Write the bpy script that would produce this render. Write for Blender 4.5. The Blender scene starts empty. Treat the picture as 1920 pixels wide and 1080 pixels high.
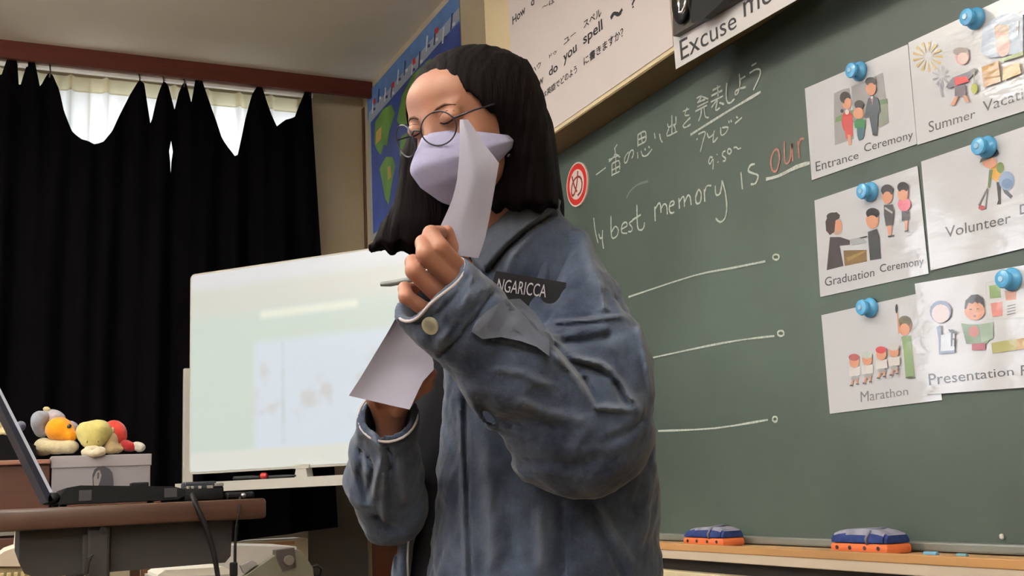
import bpy, bmesh, math, random
import numpy as np
from mathutils import Vector, Matrix, noise
from mathutils.bvhtree import BVHTree
random.seed(7)
SC = bpy.context.scene
COL = SC.collection
# ---------------------------------------------------------------- camera
F = 2080.0
CAM = np.array([0.0, 0.0, 0.82])
def _n(v):
    v = np.array(v, float); return v / np.linalg.norm(v)
Yc = _n((-960, -420, -F))                       # world Y (along the board wall) seen in camera space
_t = (960**2 + 420**2 + F*F) / (960 + 420*0.045)
Xc = _n((-960 + _t, -420 + 0.045*_t, -F))       # world X (towards the board wall)
Zc = np.cross(Xc, Yc)
M = np.stack([Xc, Yc, Zc], axis=1)              # camera = M @ world
cam_d = bpy.data.cameras.new('camera'); cam = bpy.data.objects.new('camera', cam_d); COL.objects.link(cam)
cam_d.sensor_width = 36; cam_d.lens = 36*F/1920; cam_d.clip_start = 0.02
mw = Matrix.Identity(4)
for i in range(3):
    for j in range(3): mw[i][j] = M.T[i][j]
    mw[i][3] = CAM[i]
cam.matrix_world = mw
SC.camera = cam
SC.view_settings.view_transform = 'Standard'; SC.view_settings.look = 'None'
SC.view_settings.exposure = 0.0; SC.view_settings.gamma = 1.0; SC.view_settings.use_curve_mapping = False
# ---------------------------------------------------------------- world and lights
W = bpy.data.worlds.new('world'); SC.world = W; W.use_nodes = True
W.node_tree.nodes['Background'].inputs[0].default_value = (0.86, 0.92, 1.0, 1)
W.node_tree.nodes['Background'].inputs[1].default_value = 3.1     # overcast daylight outside the windows
XB, YF, ZC_ = 1.63, 5.25, 2.862                  # blackboard plane, window wall, ceiling
XL, YN = -6.4, -3.2                             # left and near walls
def area(name, loc, rot, sx, sy, power, col):
    l = bpy.data.lights.new(name, 'AREA'); l.shape = 'RECTANGLE'; l.size = sx; l.size_y = sy
    l.energy = power; l.color = col
    o = bpy.data.objects.new(name, l); o.location = loc; o.rotation_euler = rot; COL.objects.link(o); return o
WINX = [(-5.9, -4.5), (-4.2, -2.8), (-2.5, -1.1)]
for k, (a, b) in enumerate(WINX):               # daylight entering the uncovered windows beside the black curtain
    area('window_daylight', ((a+b)/2, YF-0.06, 1.65), (math.radians(-90), 0, 0), b-a, 1.5, 22, (0.88, 0.93, 1.0))
LAMPS = [(-0.85, 2.9, 'nearest both chalkboard and windows'), (-0.75, 0.5, 'nearest the chalkboard, behind the camera'), (-0.75, -1.7, 'nearest the chalkboard, at the back'), (-3.6, 0.5, 'in the middle of the room'), (-3.6, -1.7, 'in the middle row, at the back'), (-3.6, 2.7, 'in the middle row, beside the windows')]
for x, y, _w in LAMPS:                              # fluorescent ceiling tubes, each with an added uplight
    area('tube_and_uplight', (x, y, ZC_-0.34), (0, 0, 0), 0.25, 1.2, 9, (0.95, 0.98, 1.0))
    area('tube_and_uplight', (x, y, ZC_-0.24), (math.pi, 0, 0), 0.25, 1.2, 140, (0.95, 0.98, 1.0))  # added upward light that brightens the ceiling, far stronger than the downlight
# ---------------------------------------------------------------- helpers
def cam2w(p):
    p = np.asarray(p, float); return p @ M + CAM     # rows: world = M^T p
def ray(px, py):
    return cam2w([(px-960)/F, -(py-540)/F, -1.0]) - CAM
def P(px, py, d):                               # image point at depth d -> world
    return CAM + ray(px, py)*d
def onp(px, py, ax, val):                       # image point -> point on the plane axis=val
    r = ray(px, py); return CAM + r*((val - CAM[ax])/r[ax])
def K(px, py, d):                               # image point at depth d -> camera space metres
    return np.array([(px-960)/F*d, -(py-540)/F*d, -d])
def srgb(r, g, b):
    f = lambda c: (c/255/12.92) if c <= 10 else ((c/255+0.055)/1.055)**2.4
    return (f(r), f(g), f(b), 1)
MATS = {}
def mat(name, col, rough=0.6, spec=0.5, noise_=None, bump=None, metal=0, trans=0, emis=None, coat=0, alpha=1, sheen=0, bst=(1,1,1), crough=0.12):
    if name in MATS: return MATS[name]
    m = bpy.data.materials.new(name); m.use_nodes = True; MATS[name] = m
    nt = m.node_tree; b = nt.nodes['Principled BSDF']
    b.inputs['Base Color'].default_value = col; b.inputs['Roughness'].default_value = rough
    b.inputs['Specular IOR Level'].default_value = spec; b.inputs['Metallic'].default_value = metal
    b.inputs['Transmission Weight'].default_value = trans; b.inputs['Coat Weight'].default_value = coat
    b.inputs['Coat Roughness'].default_value = crough; b.inputs['Alpha'].default_value = alpha
    b.inputs['Sheen Weight'].default_value = sheen
    if emis: b.inputs['Emission Color'].default_value = emis[0]; b.inputs['Emission Strength'].default_value = emis[1]
    tc = nt.nodes.new('ShaderNodeTexCoord')
    if noise_:                                   # (scale, amount, stretch xyz)
        sc_, am, st = noise_
        mp = nt.nodes.new('ShaderNodeMapping'); mp.inputs['Scale'].default_value = st
        nt.links.new(tc.outputs['Object'], mp.inputs['Vector'])
        nz = nt.nodes.new('ShaderNodeTexNoise'); nz.inputs['Scale'].default_value = sc_; nz.inputs['Detail'].default_value = 5
        nt.links.new(mp.outputs[0], nz.inputs['Vector'])
        cr = nt.nodes.new('ShaderNodeValToRGB')
        c = np.array(col[:3])
        cr.color_ramp.elements[0].position = 0.3; cr.color_ramp.elements[1].position = 0.7
        cr.color_ramp.elements[0].color = (*(c*(1-am)), 1); cr.color_ramp.elements[1].color = (*np.minimum(c*(1+am), 1), 1)
        nt.links.new(nz.outputs['Fac'], cr.inputs[0]); nt.links.new(cr.outputs[0], b.inputs['Base Color'])
    if bump:                                     # (scale, strength, distance)
        nz2 = nt.nodes.new('ShaderNodeTexNoise'); nz2.inputs['Scale'].default_value = bump[0]; nz2.inputs['Detail'].default_value = 4
        mp2 = nt.nodes.new('ShaderNodeMapping'); mp2.inputs['Scale'].default_value = bst
        nt.links.new(tc.outputs['Object'], mp2.inputs['Vector']); nt.links.new(mp2.outputs[0], nz2.inputs['Vector'])
        bp = nt.nodes.new('ShaderNodeBump'); bp.inputs['Strength'].default_value = bump[1]; bp.inputs['Distance'].default_value = bump[2]
        nt.links.new(nz2.outputs['Fac'], bp.inputs['Height']); nt.links.new(bp.outputs[0], b.inputs['Normal'])
        if coat: nt.links.new(bp.outputs[0], b.inputs['Coat Normal'])
    return m
def tag(o, label=None, cat=None, group=None, kind=None):
    if label: o['label'] = label
    if cat: o['category'] = cat
    if group: o['group'] = group
    if kind: o['kind'] = kind
    return o
ORG = {}
def thing(name, loc, label, cat, group=None):
    o = bpy.data.objects.new(name, None); COL.objects.link(o); o.empty_display_size = 0.05
    o.location = loc; ORG[o] = np.array(loc, float)
    return tag(o, label, cat, group)
def obj(name, V, Fc, m, parent=None, smooth=False, mi=None, org=None):
    """world-space vertices -> one mesh object"""
    V = np.asarray(V, float)
    if parent is not None: og = ORG[parent]
    elif org is not None: og = np.array(org, float)
    else: og = np.array([(V[:,0].min()+V[:,0].max())/2, (V[:,1].min()+V[:,1].max())/2, V[:,2].min()])
    me = bpy.data.meshes.new(name); me.from_pydata((V-og).tolist(), [], [list(map(int, f)) for f in Fc] if not isinstance(Fc, np.ndarray) else Fc.tolist())
    for mm in (m if isinstance(m, (list, tuple)) else [m]): me.materials.append(mm)
    if mi is not None: me.polygons.foreach_set('material_index', list(mi))
    if smooth: me.polygons.foreach_set('use_smooth', [True]*len(me.polygons))
    me.update()
    o = bpy.data.objects.new(name, me); COL.objects.link(o)
    if parent is not None: o.parent = parent
    else: o.location = og
    ORG[o] = og
    return o
class MB:
    """collects shapes in world space"""
    def __init__(s): s.V = []; s.F = []; s.mi = []
    def add(s, V, Fc, k=0):
        n = len(s.V); s.V += [tuple(map(float, v)) for v in V]; s.F += [[i+n for i in f] for f in Fc]; s.mi += [k]*len(Fc); return s
    def box(s, a, b, k=0, bev=0.0):
        bm = bmesh.new(); bmesh.ops.create_cube(bm, size=1)
        a = np.array(a, float); b = np.array(b, float); lo = np.minimum(a, b); hi = np.maximum(a, b)
        for v in bm.verts: v.co = Vector((lo + hi)/2) + Vector([v.co[i]*(hi-lo)[i] for i in range(3)])
        if bev: bmesh.ops.bevel(bm, geom=list(bm.edges), offset=min(bev, min(hi-lo)*0.45), segments=2, profile=0.5, affect='EDGES')
        s.bm(bm, k); return s
    def bm(s, bm, k=0):
        bm.verts.index_update(); s.add([v.co for v in bm.verts], [[v.index for v in f.verts] for f in bm.faces], k); bm.free(); return s
    def tube(s, pts, r, k=0, n=8, cap=True):
        pts = [np.array(p, float) for p in pts]; rs = r if isinstance(r, (list, tuple, np.ndarray)) else [r]*len(pts)
        V = []; up = np.array([0.13, 0.31, 0.94])
        for i, p in enumerate(pts):
            t = _n(pts[min(i+1, len(pts)-1)] - pts[max(i-1, 0)] + 1e-12)
            a = np.cross(t, up);
            if np.linalg.norm(a) < 0.1: a = np.cross(t, [1, 0, 0])
            a = _n(a); b = np.cross(t, a)
            for j in range(n):
                q = 2*math.pi*j/n; V.append(p + rs[i]*(a*math.cos(q) + b*math.sin(q)))
        Fc = [[i*n+j, i*n+(j+1) % n, (i+1)*n+(j+1) % n, (i+1)*n+j] for i in range(len(pts)-1) for j in range(n)]
        if cap: Fc += [list(range(n))[::-1], [(len(pts)-1)*n+j for j in range(n)]]
        s.add(V, Fc, k); return s
    def prism(s, poly, vec, k=0):
        """closed polygon of world points pushed along vec"""
        n = len(poly); poly = [np.array(p, float) for p in poly]; v = np.array(vec, float)
        s.add(poly + [p+v for p in poly], [list(range(n)), [n+i for i in range(n)][::-1]] + [[i, n+i, n+(i+1) % n, (i+1) % n] for i in range(n)], k); return s
    def flat(s, poly, k=0): s.add(poly, [list(range(len(poly)))], k); return s
    def ell(s, c, r, k=0, seg=20, rot=None):
        bm = bmesh.new(); bmesh.ops.create_uvsphere(bm, u_segments=seg, v_segments=max(6, seg//2), radius=1)
        for v in bm.verts:
            q = np.array(v.co)*np.array(r)
            if rot is not None: q = rot @ q
            v.co = Vector(q + np.array(c))
        s.bm(bm, k); return s
    def build(s, name, m, parent=None, smooth=False, org=None):
        return obj(name, s.V, s.F, m, parent, smooth, s.mi, org)
def build_split(mb, name, m, parent, smooth=False):
    """every unconnected piece becomes an object of its own"""
    n = len(mb.V); par = list(range(n))
    def fd(a):
        while par[a] != a: par[a] = par[par[a]]; a = par[a]
        return a
    for f in mb.F:
        for v in f[1:]: par[fd(v)] = fd(f[0])
    G = {}
    for fi, f in enumerate(mb.F): G.setdefault(fd(f[0]), []).append(fi)
    out = []
    for g in G.values():
        vs = sorted({v for fi in g for v in mb.F[fi]}); ix = {v: i for i, v in enumerate(vs)}
        out.append(obj(name, [mb.V[v] for v in vs], [[ix[v] for v in mb.F[fi]] for fi in g], m, parent, smooth, [mb.mi[fi] for fi in g]))
    return out
def smooth_by_angle(o, ang=40):
    me = o.data; me.polygons.foreach_set('use_smooth', [True]*len(me.polygons))
    bm = bmesh.new(); bm.from_mesh(me)
    for e in bm.edges:
        if len(e.link_faces) == 2 and e.calc_face_angle(0) > math.radians(ang): e.smooth = False
    bm.to_mesh(me); bm.free(); return o
# text as flat mesh, mapped into an image-space quad and laid on a real surface
def text_mesh(body, bold=0.0):
    cu = bpy.data.curves.new('t', 'FONT'); cu.body = body; cu.resolution_u = 3; cu.size = 1; cu.offset = bold
    o = bpy.data.objects.new('t', cu); COL.objects.link(o)
    dg = bpy.context.evaluated_depsgraph_get(); dg.update()
    me = bpy.data.meshes.new_from_object(o.evaluated_get(dg))
    V = np.array([v.co[:2] for v in me.vertices]); Fc = [list(p.vertices) for p in me.polygons]
    bpy.data.objects.remove(o); bpy.data.curves.remove(cu); bpy.data.meshes.remove(me)
    return V, Fc
def textq(mb, body, quad, place, k=0, bold=0.0):
    """quad: BL, BR, TR, TL image points that bound the inked letters; place(px,py)->world"""
    V, Fc = text_mesh(body, bold)
    if not len(V): return
    lo = V.min(0); hi = V.max(0); uv = (V-lo)/(hi-lo)
    q = [np.array(p, float) for p in quad]
    W_ = []
    for u, v in uv:
        p = (q[0]*(1-u)+q[1]*u)*(1-v) + (q[3]*(1-u)+q[2]*u)*v
        W_.append(place(p[0], p[1]))
    mb.add(W_, Fc, k)
def stroke(mb, pts, w, place, k=0, sub=3):
    """chalk or pen line of width w metres following image points, flat ribbon on a surface"""
    pts = [np.array(p, float) for p in pts]
    if len(pts) > 2:                              # Catmull-Rom
        out = []
        for i in range(len(pts)-1):
            p0 = pts[max(i-1, 0)]; p1 = pts[i]; p2 = pts[i+1]; p3 = pts[min(i+2, len(pts)-1)]
            for j in range(sub):
                t = j/sub
                out.append(0.5*((2*p1) + (-p0+p2)*t + (2*p0-5*p1+4*p2-p3)*t*t + (-p0+3*p1-3*p2+p3)*t**3))
        out.append(pts[-1]); pts = out
    Wp = [place(*p) for p in pts]
    L = []; R_ = []
    for i in range(len(Wp)):
        t = _n(Wp[min(i+1, len(Wp)-1)] - Wp[max(i-1, 0)] + 1e-12)
        vd = _n(Wp[i]-CAM) if False else np.array([-1.0, 0, 0])
        s_ = _n(np.cross(t, vd)) if abs(np.dot(t, vd)) < 0.99 else np.array([0, 0, 1.0])
        ww = w*(0.75 + 0.45*random.random())/2
        L.append(Wp[i]+s_*ww); R_.append(Wp[i]-s_*ww)
    n = len(Wp); mb.add(L+R_, [[i, i+1, n+i+1, n+i] for i in range(n-1)], k)
def ov(ox, oy, s):                                # crop coordinates -> image coordinates
    return lambda x, y: (ox + x/s, oy + y/s)
def oval(cx, cy, rx, ry, n=16, rot=0):
    c, s_ = math.cos(rot), math.sin(rot)
    return [(cx + rx*math.cos(a)*c - ry*math.sin(a)*s_, cy + rx*math.cos(a)*s_ + ry*math.sin(a)*c) for a in [2*math.pi*i/n for i in range(n)]]
# ---- signed distance modelling (camera-space metres), meshed with surface nets
def s_cap(p, a, b, r0, r1):
    a = np.array(a); b = np.array(b); ab = b-a
    t = np.clip(((p-a) @ ab)/max(ab @ ab, 1e-12), 0, 1)
    return np.linalg.norm(p-a-t[..., None]*ab, axis=-1) - (r0+(r1-r0)*t)
def s_ell(p, c, r, R=None):
    q = p-np.array(c)
    if R is not None: q = q @ R                   # R columns = local axes
    r = np.array(r); k0 = np.linalg.norm(q/r, axis=-1); k1 = np.linalg.norm(q/(r*r), axis=-1)
    return k0*(k0-1.0)/np.maximum(k1, 1e-9)
def smin(a, b, k):
    h = np.clip(0.5+0.5*(b-a)/k, 0, 1); return b*(1-h)+a*h - k*h*(1-h)
def smax(a, b, k): return -smin(-a, -b, k)
def chain(p, pts, k=0.02):
    d = None
    for (a, ra), (b, rb) in zip(pts[:-1], pts[1:]):
        c = s_cap(p, a, b, ra, rb); d = c if d is None else smin(d, c, k)
    return d
def sect(p, rows, e=2.4):
    """stacked oval sections; rows = (py, x0, x1, depth, half thickness) in image terms, top to bottom"""
    R_ = []
    for py, x0, x1, d, b in rows:
        R_.append((-(py-540)/F*d, ((x0+x1)/2-960)/F*d, (x1-x0)/2/F*d, -d, b))
    R_ = np.array(R_[::-1]); y = p[..., 1]
    cx = np.interp(y, R_[:,0], R_[:,1]); a = np.interp(y, R_[:,0], R_[:,2]); cz = np.interp(y, R_[:,0], R_[:,3]); b = np.interp(y, R_[:,0], R_[:,4])
    q = (np.abs((p[...,0]-cx)/a)**e + np.abs((p[...,2]-cz)/b)**e)**(1/e)
    d = (q-1)*np.minimum(a, b)
    dy = np.maximum(R_[0,0]-y, y-R_[-1,0])
    return smax(d, dy, 0.015)
def nets(fn, lo, hi, h):
    lo = np.array(lo, float); hi = np.array(hi, float)
    n = np.ceil((hi-lo)/h).astype(int)+1
    ax = [lo[i]+h*np.arange(n[i]) for i in range(3)]
    V = np.ones(n, np.float32); Bk = 10; rad = h*Bk*0.5*math.sqrt(3)
    st = [np.arange(0, n[i], Bk) for i in range(3)]
    bi = np.stack(np.meshgrid(*st, indexing='ij'), -1).reshape(-1, 3)
    dc = np.concatenate([fn(lo + h*(bi[i:i+20000]+Bk/2)) for i in range(0, len(bi), 20000)])
    near = np.abs(dc) < rad*1.6+0.022
    for b_ in bi[(~near) & (dc < 0)]: V[b_[0]:b_[0]+Bk, b_[1]:b_[1]+Bk, b_[2]:b_[2]+Bk] = -1
    loc = np.stack(np.meshgrid(*[np.arange(Bk)]*3, indexing='ij'), -1).reshape(-1, 3)
    bn = bi[near]
    for i in range(0, len(bn), 200):
        I3 = (bn[i:i+200, None, :] + loc[None]).reshape(-1, 3)
        I3 = I3[(I3 < n).all(1)]
        V[tuple(I3.T)] = fn(lo + h*I3)
    V[0] = V[-1] = 1; V[:,0] = V[:,-1] = 1; V[:,:,0] = V[:,:,-1] = 1
    S = V < 0
    c = np.zeros(n-1, int)
    for dx in (0,1):
        for dy in (0,1):
            for dz in (0,1): c += S[dx:n[0]-1+dx, dy:n[1]-1+dy, dz:n[2]-1+dz]
    act = (c > 0) & (c < 8); idx = -np.ones(n-1, int); idx[act] = np.arange(act.sum())
    cells = np.argwhere(act); acc = np.zeros((len(cells), 3)); cnt = np.zeros(len(cells))
    cor = [(x, y, z) for x in (0,1) for y in (0,1) for z in (0,1)]
    for i_, a in enumerate(cor):
        for b in cor[i_+1:]:
            if sum(abs(a[q]-b[q]) for q in range(3)) != 1: continue
            va = V[tuple((cells+a).T)]; vb = V[tuple((cells+b).T)]; m_ = (va < 0) != (vb < 0)
            t = np.where(m_, va/np.where(m_, va-vb, 1), 0)
            acc += np.where(m_[:,None], np.array(a)+t[:,None]*(np.array(b)-np.array(a)), 0); cnt += m_
    vert = lo + h*(cells + acc/cnt[:,None])
    faces = []
    for q in range(3):
        u, w = (q+1) % 3, (q+2) % 3
        e = [0,0,0]; e[q] = 1
        A = S[:n[0]-e[0], :n[1]-e[1], :n[2]-e[2]]; B = S[e[0]:, e[1]:, e[2]:]
        E = np.argwhere(A != B); E = E[(E[:,u] > 0) & (E[:,w] > 0) & (E[:,u] < n[u]-1) & (E[:,w] < n[w]-1)]
        ins = A[tuple(E.T)]
        def cell(du, dw):
            c_ = E.copy(); c_[:,u] += du; c_[:,w] += dw; return idx[tuple(c_.T)]
        f = np.stack([cell(-1,-1), cell(0,-1), cell(0,0), cell(-1,0)], 1)
        f[~ins] = f[~ins][:, ::-1]; faces.append(f)
    return vert, np.concatenate(faces)
def fnoise(p, s, seed=0.0):                       # cheap smooth pseudo-noise from sines
    x, y, z = p[...,0]*s+seed, p[...,1]*s+seed*1.7, p[...,2]*s-seed
    return (np.sin(x+1.7*np.sin(y*0.9+z*0.5)) * np.sin(y*1.1+1.3*np.sin(z*1.2+x*0.4)) + 0.5*np.sin(2.3*z+1.9*np.sin(1.7*x-y)))/1.5
# ================================================================ the room
m_wall = mat('wall_paint', srgb(180, 166, 142), 0.8, 0.3, (3, 0.05, (1,1,1)))
m_ceil = mat('ceiling_board', srgb(238, 230, 214), 0.9, 0.2, (1.2, 0.06, (1,1,1)))
m_floor = mat('floor_wood', srgb(92, 74, 58), 0.5, 0.4, (4, 0.2, (1,8,1)))
m_cream = mat('cream_panel', srgb(232, 214, 178), 0.55, 0.4, (2, 0.04, (1,1,1)))
m_rail = mat('dark_red_brown_wood', srgb(80, 33, 20), 0.6, 0.25, (9, 0.15, (0.4,1,6)))
m_brown = mat('brown_trim', srgb(84, 52, 28), 0.5, 0.4)
m_dado = mat('grey_dado_paint', srgb(92, 86, 82), 0.6, 0.3, (3, 0.06, (1,1,1)))
m_white = mat('white_paint', srgb(225, 222, 215), 0.45)
m_wood2 = mat('brown_door_wood', srgb(92, 48, 28), 0.5, 0.4, (6, 0.2, (1,1,0.2)))
T = 0.12
b = MB(); b.box((XL-T, YN-T, -0.08), (XB+T, YF+T, 0)); tag(b.build('floor', m_floor), kind='structure')
b = MB(); b.box((XL-T, YN-T, ZC_), (XB+T, YF+T, ZC_+0.08)); tag(b.build('ceiling', m_ceil), kind='structure')
b = MB(); b.box((XB, YN-T, 0), (XB+T, YF+T, ZC_)); tag(b.build('wall_right', m_wall), kind='structure')
b = MB(); b.box((XL-T, YN-T, 0), (XL, YF+T, ZC_)); tag(b.build('wall_left', m_wall), kind='structure')
b = MB(); b.box((XL, YN-T, 0), (XB, YN, ZC_)); tag(b.build('wall_near', m_wall), kind='structure')
XW1 = onp(588, 300, 1, YF)[0]                     # right jamb of the curtained window
wins = WINX + [(-0.85, XW1-0.02)]
zs, zt = 0.685, 2.715
b = MB(); xs = XL
for (a, c) in wins:
    b.box((xs, YF, 0), (a, YF+T, ZC_)); b.box((a, YF, 0), (c, YF+T, zs)); b.box((a, YF, zt), (c, YF+T, ZC_)); xs = c
b.box((xs, YF, 0), (XB, YF+T, ZC_)); tag(b.build('wall_far', m_wall), kind='structure')
m_glass = mat('window_glass', (1,1,1,1), 0.02, 0.5)
_g = m_glass.node_tree; _t = _g.nodes.new('ShaderNodeBsdfTransparent'); _x = _g.nodes.new('ShaderNodeMixShader'); _x.inputs[0].default_value = 0.06
_g.links.new(_t.outputs[0], _x.inputs[1]); _g.links.new(_g.nodes['Principled BSDF'].outputs[0], _x.inputs[2]); _g.links.new(_x.outputs[0], _g.nodes['Material Output'].inputs[0])
m_alu = mat('aluminium_frame', srgb(170, 170, 168), 0.35, 0.5, metal=0.7)
for k, (a, c) in enumerate(wins):
    b = MB(); y0, y1 = YF+0.03, YF+0.08; fw = 0.025
    b.box((a, y0, zs), (c, y1, zs+fw)); b.box((a, y0, zt-fw), (c, y1, zt)); b.box((a, y0, zs), (a+fw, y1, zt)); b.box((c-fw, y0, zs), (c, y1, zt))
    xm = (a+c)/2; b.box((xm-0.03, y0, zs), (xm+0.03, y1, zt)); 
    w = tag(b.build('window_%d' % (k+1), m_alu), kind='structure')
    for (p, q) in ((a+fw, xm-0.03), (xm+0.03, c-fw)):
        g = MB(); g.box((p, YF+0.052, zs+fw), (q, YF+0.058, zt-fw)); g.build('pane', m_glass, w)
# grey dado under the pillar, brown corner trim, brown door leaf on the right wall
pz = onp(640, 905, 1, YF-0.02)[2]
XP0 = onp(578, 1040, 1, YF-0.02)[0]
b = MB(); b.box((XP0, YF-0.02, 0), (XB-0.03, YF, pz), bev=0.003); tag(b.build('trim_1', m_dado), kind='structure')
b = MB(); xc = onp(683, 300, 1, YF-0.03)[0]
b.box((xc, YF-0.03, pz), (xc+0.022, YF, ZC_-0.085), bev=0.003); tag(b.build('trim_2', m_brown), kind='structure')
b = MB(); ya = onp(697, 1040, 0, XB-0.03)[1]; yb = onp(760, 1040, 0, XB-0.03)[1]; zz = onp(715, 1014, 0, XB-0.03)[2]
b.box((XB-0.03, yb, 0), (XB, ya, zz), bev=0.004); tag(b.build('trim_3', m_wood2), kind='structure')
# curtain valance (trim) along the window wall
va = (0, 0, ZC_); vb = (0, 0, 2.778)
b = MB(); b.box((XL+0.02, YF-0.17, vb[2]), (XB, YF-0.145, va[2]), bev=0.003)
val = tag(b.build('trim_4', m_rail), kind='structure')
b = MB(); b.box((-1.2, YF-0.12, vb[2]-0.012), (XW1-0.03, YF-0.095, vb[2]+0.012), bev=0.003); b.build('curtain_rail', mat('white_rail', srgb(250, 245, 240), 0.3), val)
# ceiling lamps (outside the frame)
m_tube = mat('lamp_tube', (1,1,1,1), 0.4, emis=((1, 0.96, 0.88, 1), 3.0))
for k, (x, y, wh) in enumerate(LAMPS):
    t = thing('ceiling_light', (x, y, ZC_-0.34), 'fluorescent ceiling lamp with two tubes, out of view, '+wh, 'ceiling light', 'fluorescent ceiling lamps')
    b = MB(); b.box((x-0.05, y-0.62, ZC_-0.30), (x+0.05, y+0.62, ZC_-0.26), bev=0.01); b.tube([(x, y-0.5, ZC_-0.27), (x, y-0.5, ZC_)], 0.006); b.tube([(x, y+0.5, ZC_-0.27), (x, y+0.5, ZC_)], 0.006); b.build('housing', m_white, t)
    for s in (-1, 1):
        b = MB(); b.tube([(x+s*0.07, y-0.6, ZC_-0.30), (x+s*0.07, y+0.6, ZC_-0.30)], 0.016, n=12); b.build('tube', m_tube, t, True)
# ================================================================ upper cream panel over the blackboard
XU = 1.51
zb = onp(1100, 207, 0, XU)[2]; yU = onp(909, 40, 0, XU)[1]
b = MB(); b.box((XU, YN, zb), (XB, yU, ZC_-0.004), bev=0.002); t5_ = tag(b.build('trim_5', m_cream), kind='structure')
b = MB(); b.box((XU+0.002, YN, zb-0.004), (XB-0.002, yU-0.002, zb), bev=0.001); b.build('underside_strip', mat('olive_brown_strip', srgb(112, 96, 66), 0.6, 0.3, (6, 0.1, (1,0.3,1))), t5_)  # thin strip, darker olive-brown than the panel front
zbt = onp(1235, 172, 0, XB)[2]
# ================================================================ blackboard
m_board = mat('chalkboard_green', srgb(61, 72, 66), 0.5, 0.45, (1.3, 0.36, (1,1,1)))
nt = m_board.node_tree
yB0 = onp(930, 600, 0, XB)[1]; yB1 = -1.6
zB0 = onp(1235, 998, 0, XB)[2]; zB1 = zb-0.006
board = thing('blackboard', (XB-0.01, (yB0+yB1)/2, zB0), 'large dark green chalkboard with white chalk writing and a cream chalk ledge', 'blackboard')
b = MB(); b.box((XB-0.012, yB1, zB0), (XB, yB0, zB1)); b.build('board_surface', m_board, board)
XBs = XB-0.0135
PB = lambda px, py: onp(px, py, 0, XBs)
m_fr = mat('board_rail', srgb(120, 122, 118), 0.4, 0.5, metal=0.3)
b = MB(); b.box((XB-0.03, yB1, zB0-0.018), (XB, yB0, zB0), bev=0.004); b.box((XB-0.025, yB0, zB0), (XB, yB0+0.03, zB1), bev=0.004); b.build('frame', m_fr, board)
m_tray = mat('tray_wood_chalky', srgb(196, 160, 120), 0.6, 0.4, (12, 0.22, (1,0.15,1)))
XT = 1.50; zT = zB0-0.02
b = MB(); b.box((XT, yB1, zT-0.008), (XB, yB0, zT), bev=0.003); tray = b.build('chalk_tray', m_tray, board)
zf = onp(1694, 1078, 0, XT-0.006)[2]
b = MB(); b.box((XT-0.008, yB1, zf), (XT+0.004, yB0, zT+0.005), bev=0.002); b.build('tray_front', mat('tray_cream', srgb(214, 196, 176), 0.5, 0.4, (5, 0.05, (1,1,1))), board)
b = MB(); b.box((XT-0.010, yB1, zT-0.011), (XT+0.002, yB0, zT+0.006), bev=0.002); b.build('tray_edge', mat('tray_edge_wood', srgb(186, 140, 92), 0.5, 0.3, (10, 0.2, (1,0.2,1))), board)
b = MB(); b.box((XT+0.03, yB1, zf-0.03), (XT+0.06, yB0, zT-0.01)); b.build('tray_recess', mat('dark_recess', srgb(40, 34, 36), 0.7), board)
b = MB(); b.box((XT+0.005, yB1, 0.1), (XB, yB0, zf-0.03), bev=0.003); tag(b.build('trim_6', m_cream), kind='structure')
# ---- chalk writing
m_chalk = mat('white_chalk', srgb(190, 196, 190), 0.95, 0.1, (160, 0.25, (1,1,1)))
m_pink = mat('pink_chalk', srgb(176, 122, 112), 0.95, 0.1, (160, 0.2, (1,1,1)))
A = ov(1100, 100, 4.32); B = ov(1090, 230, 4.32)
def chalk(cv, lists, w, name, m=m_chalk):
    mb = MB()
    for l in lists: stroke(mb, [cv(*p) for p in l], w, PB)
    mb.build(name, m, board)
def chalk_multi(cv, groups, w, name, m=m_chalk):
    for g in groups: chalk(cv, g, w, name, m)
chalk(A, [
 [(75,985),(155,925)],
 [(248,738),(222,775)], [(228,760),(238,880)], [(178,862),(262,825)], [(232,810),(210,850),(180,878)], [(238,815),(270,842)],
 [(205,895),(205,995)], [(205,895),(262,870),(268,940)], [(208,945),(265,915)], [(232,880),(238,960)], [(208,985),(268,955)],
 [(340,800),(315,830),(305,870),(312,888),(330,870),(350,800),(375,785),(378,820),(365,850)],
 [(415,655),(415,755)], [(415,660),(455,635),(478,640),(480,700),(468,720)], [(418,700),(475,675)], [(440,650),(450,720)], [(418,745),(470,718)],
 [(412,800),(415,850)], [(440,790),(455,830),(490,825),(530,775)], [(470,770),(478,785)], [(500,755),(510,765)],
 [(548,645),(555,690)], [(590,650),(600,700),(615,722)],
 [(690,500),(690,660)], [(655,570),(665,600),(695,575)], [(722,510),(722,570),(700,580)], [(665,610),(650,670),(735,632)], [(705,590),(715,600),(722,645)],
 [(780,470),(830,450)], [(815,440),(795,500),(830,500)], [(840,520),(800,560),(780,590),(800,600),(842,575)],
 [(890,365),(930,345),(900,400)], [(935,350),(985,370)], [(895,400),(960,372)], [(880,470),(975,420)], [(895,435),(985,390)], [(930,440),(925,500),(905,550)], [(950,432),(960,510),(988,520)],
 [(1020,300),(1085,265)], [(1010,345),(1100,300)], [(1060,258),(1065,350)], [(1005,395),(1105,345)], [(1060,370),(1010,440)], [(1060,380),(1045,460),(1080,440)], [(1075,400),(1112,412)],
 [(1135,240),(1130,340),(1140,395),(1165,400),(1198,368)],
 [(1235,165),(1242,250),(1225,320),(1205,335),(1205,310),(1230,290),(1290,272)], [(1238,215),(1285,185)],
 [(1335,102),(1375,78)], [(1320,160),(1370,130),(1405,135),(1400,190),(1350,298)],
], 0.0048, 'chalk_heading')
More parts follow.
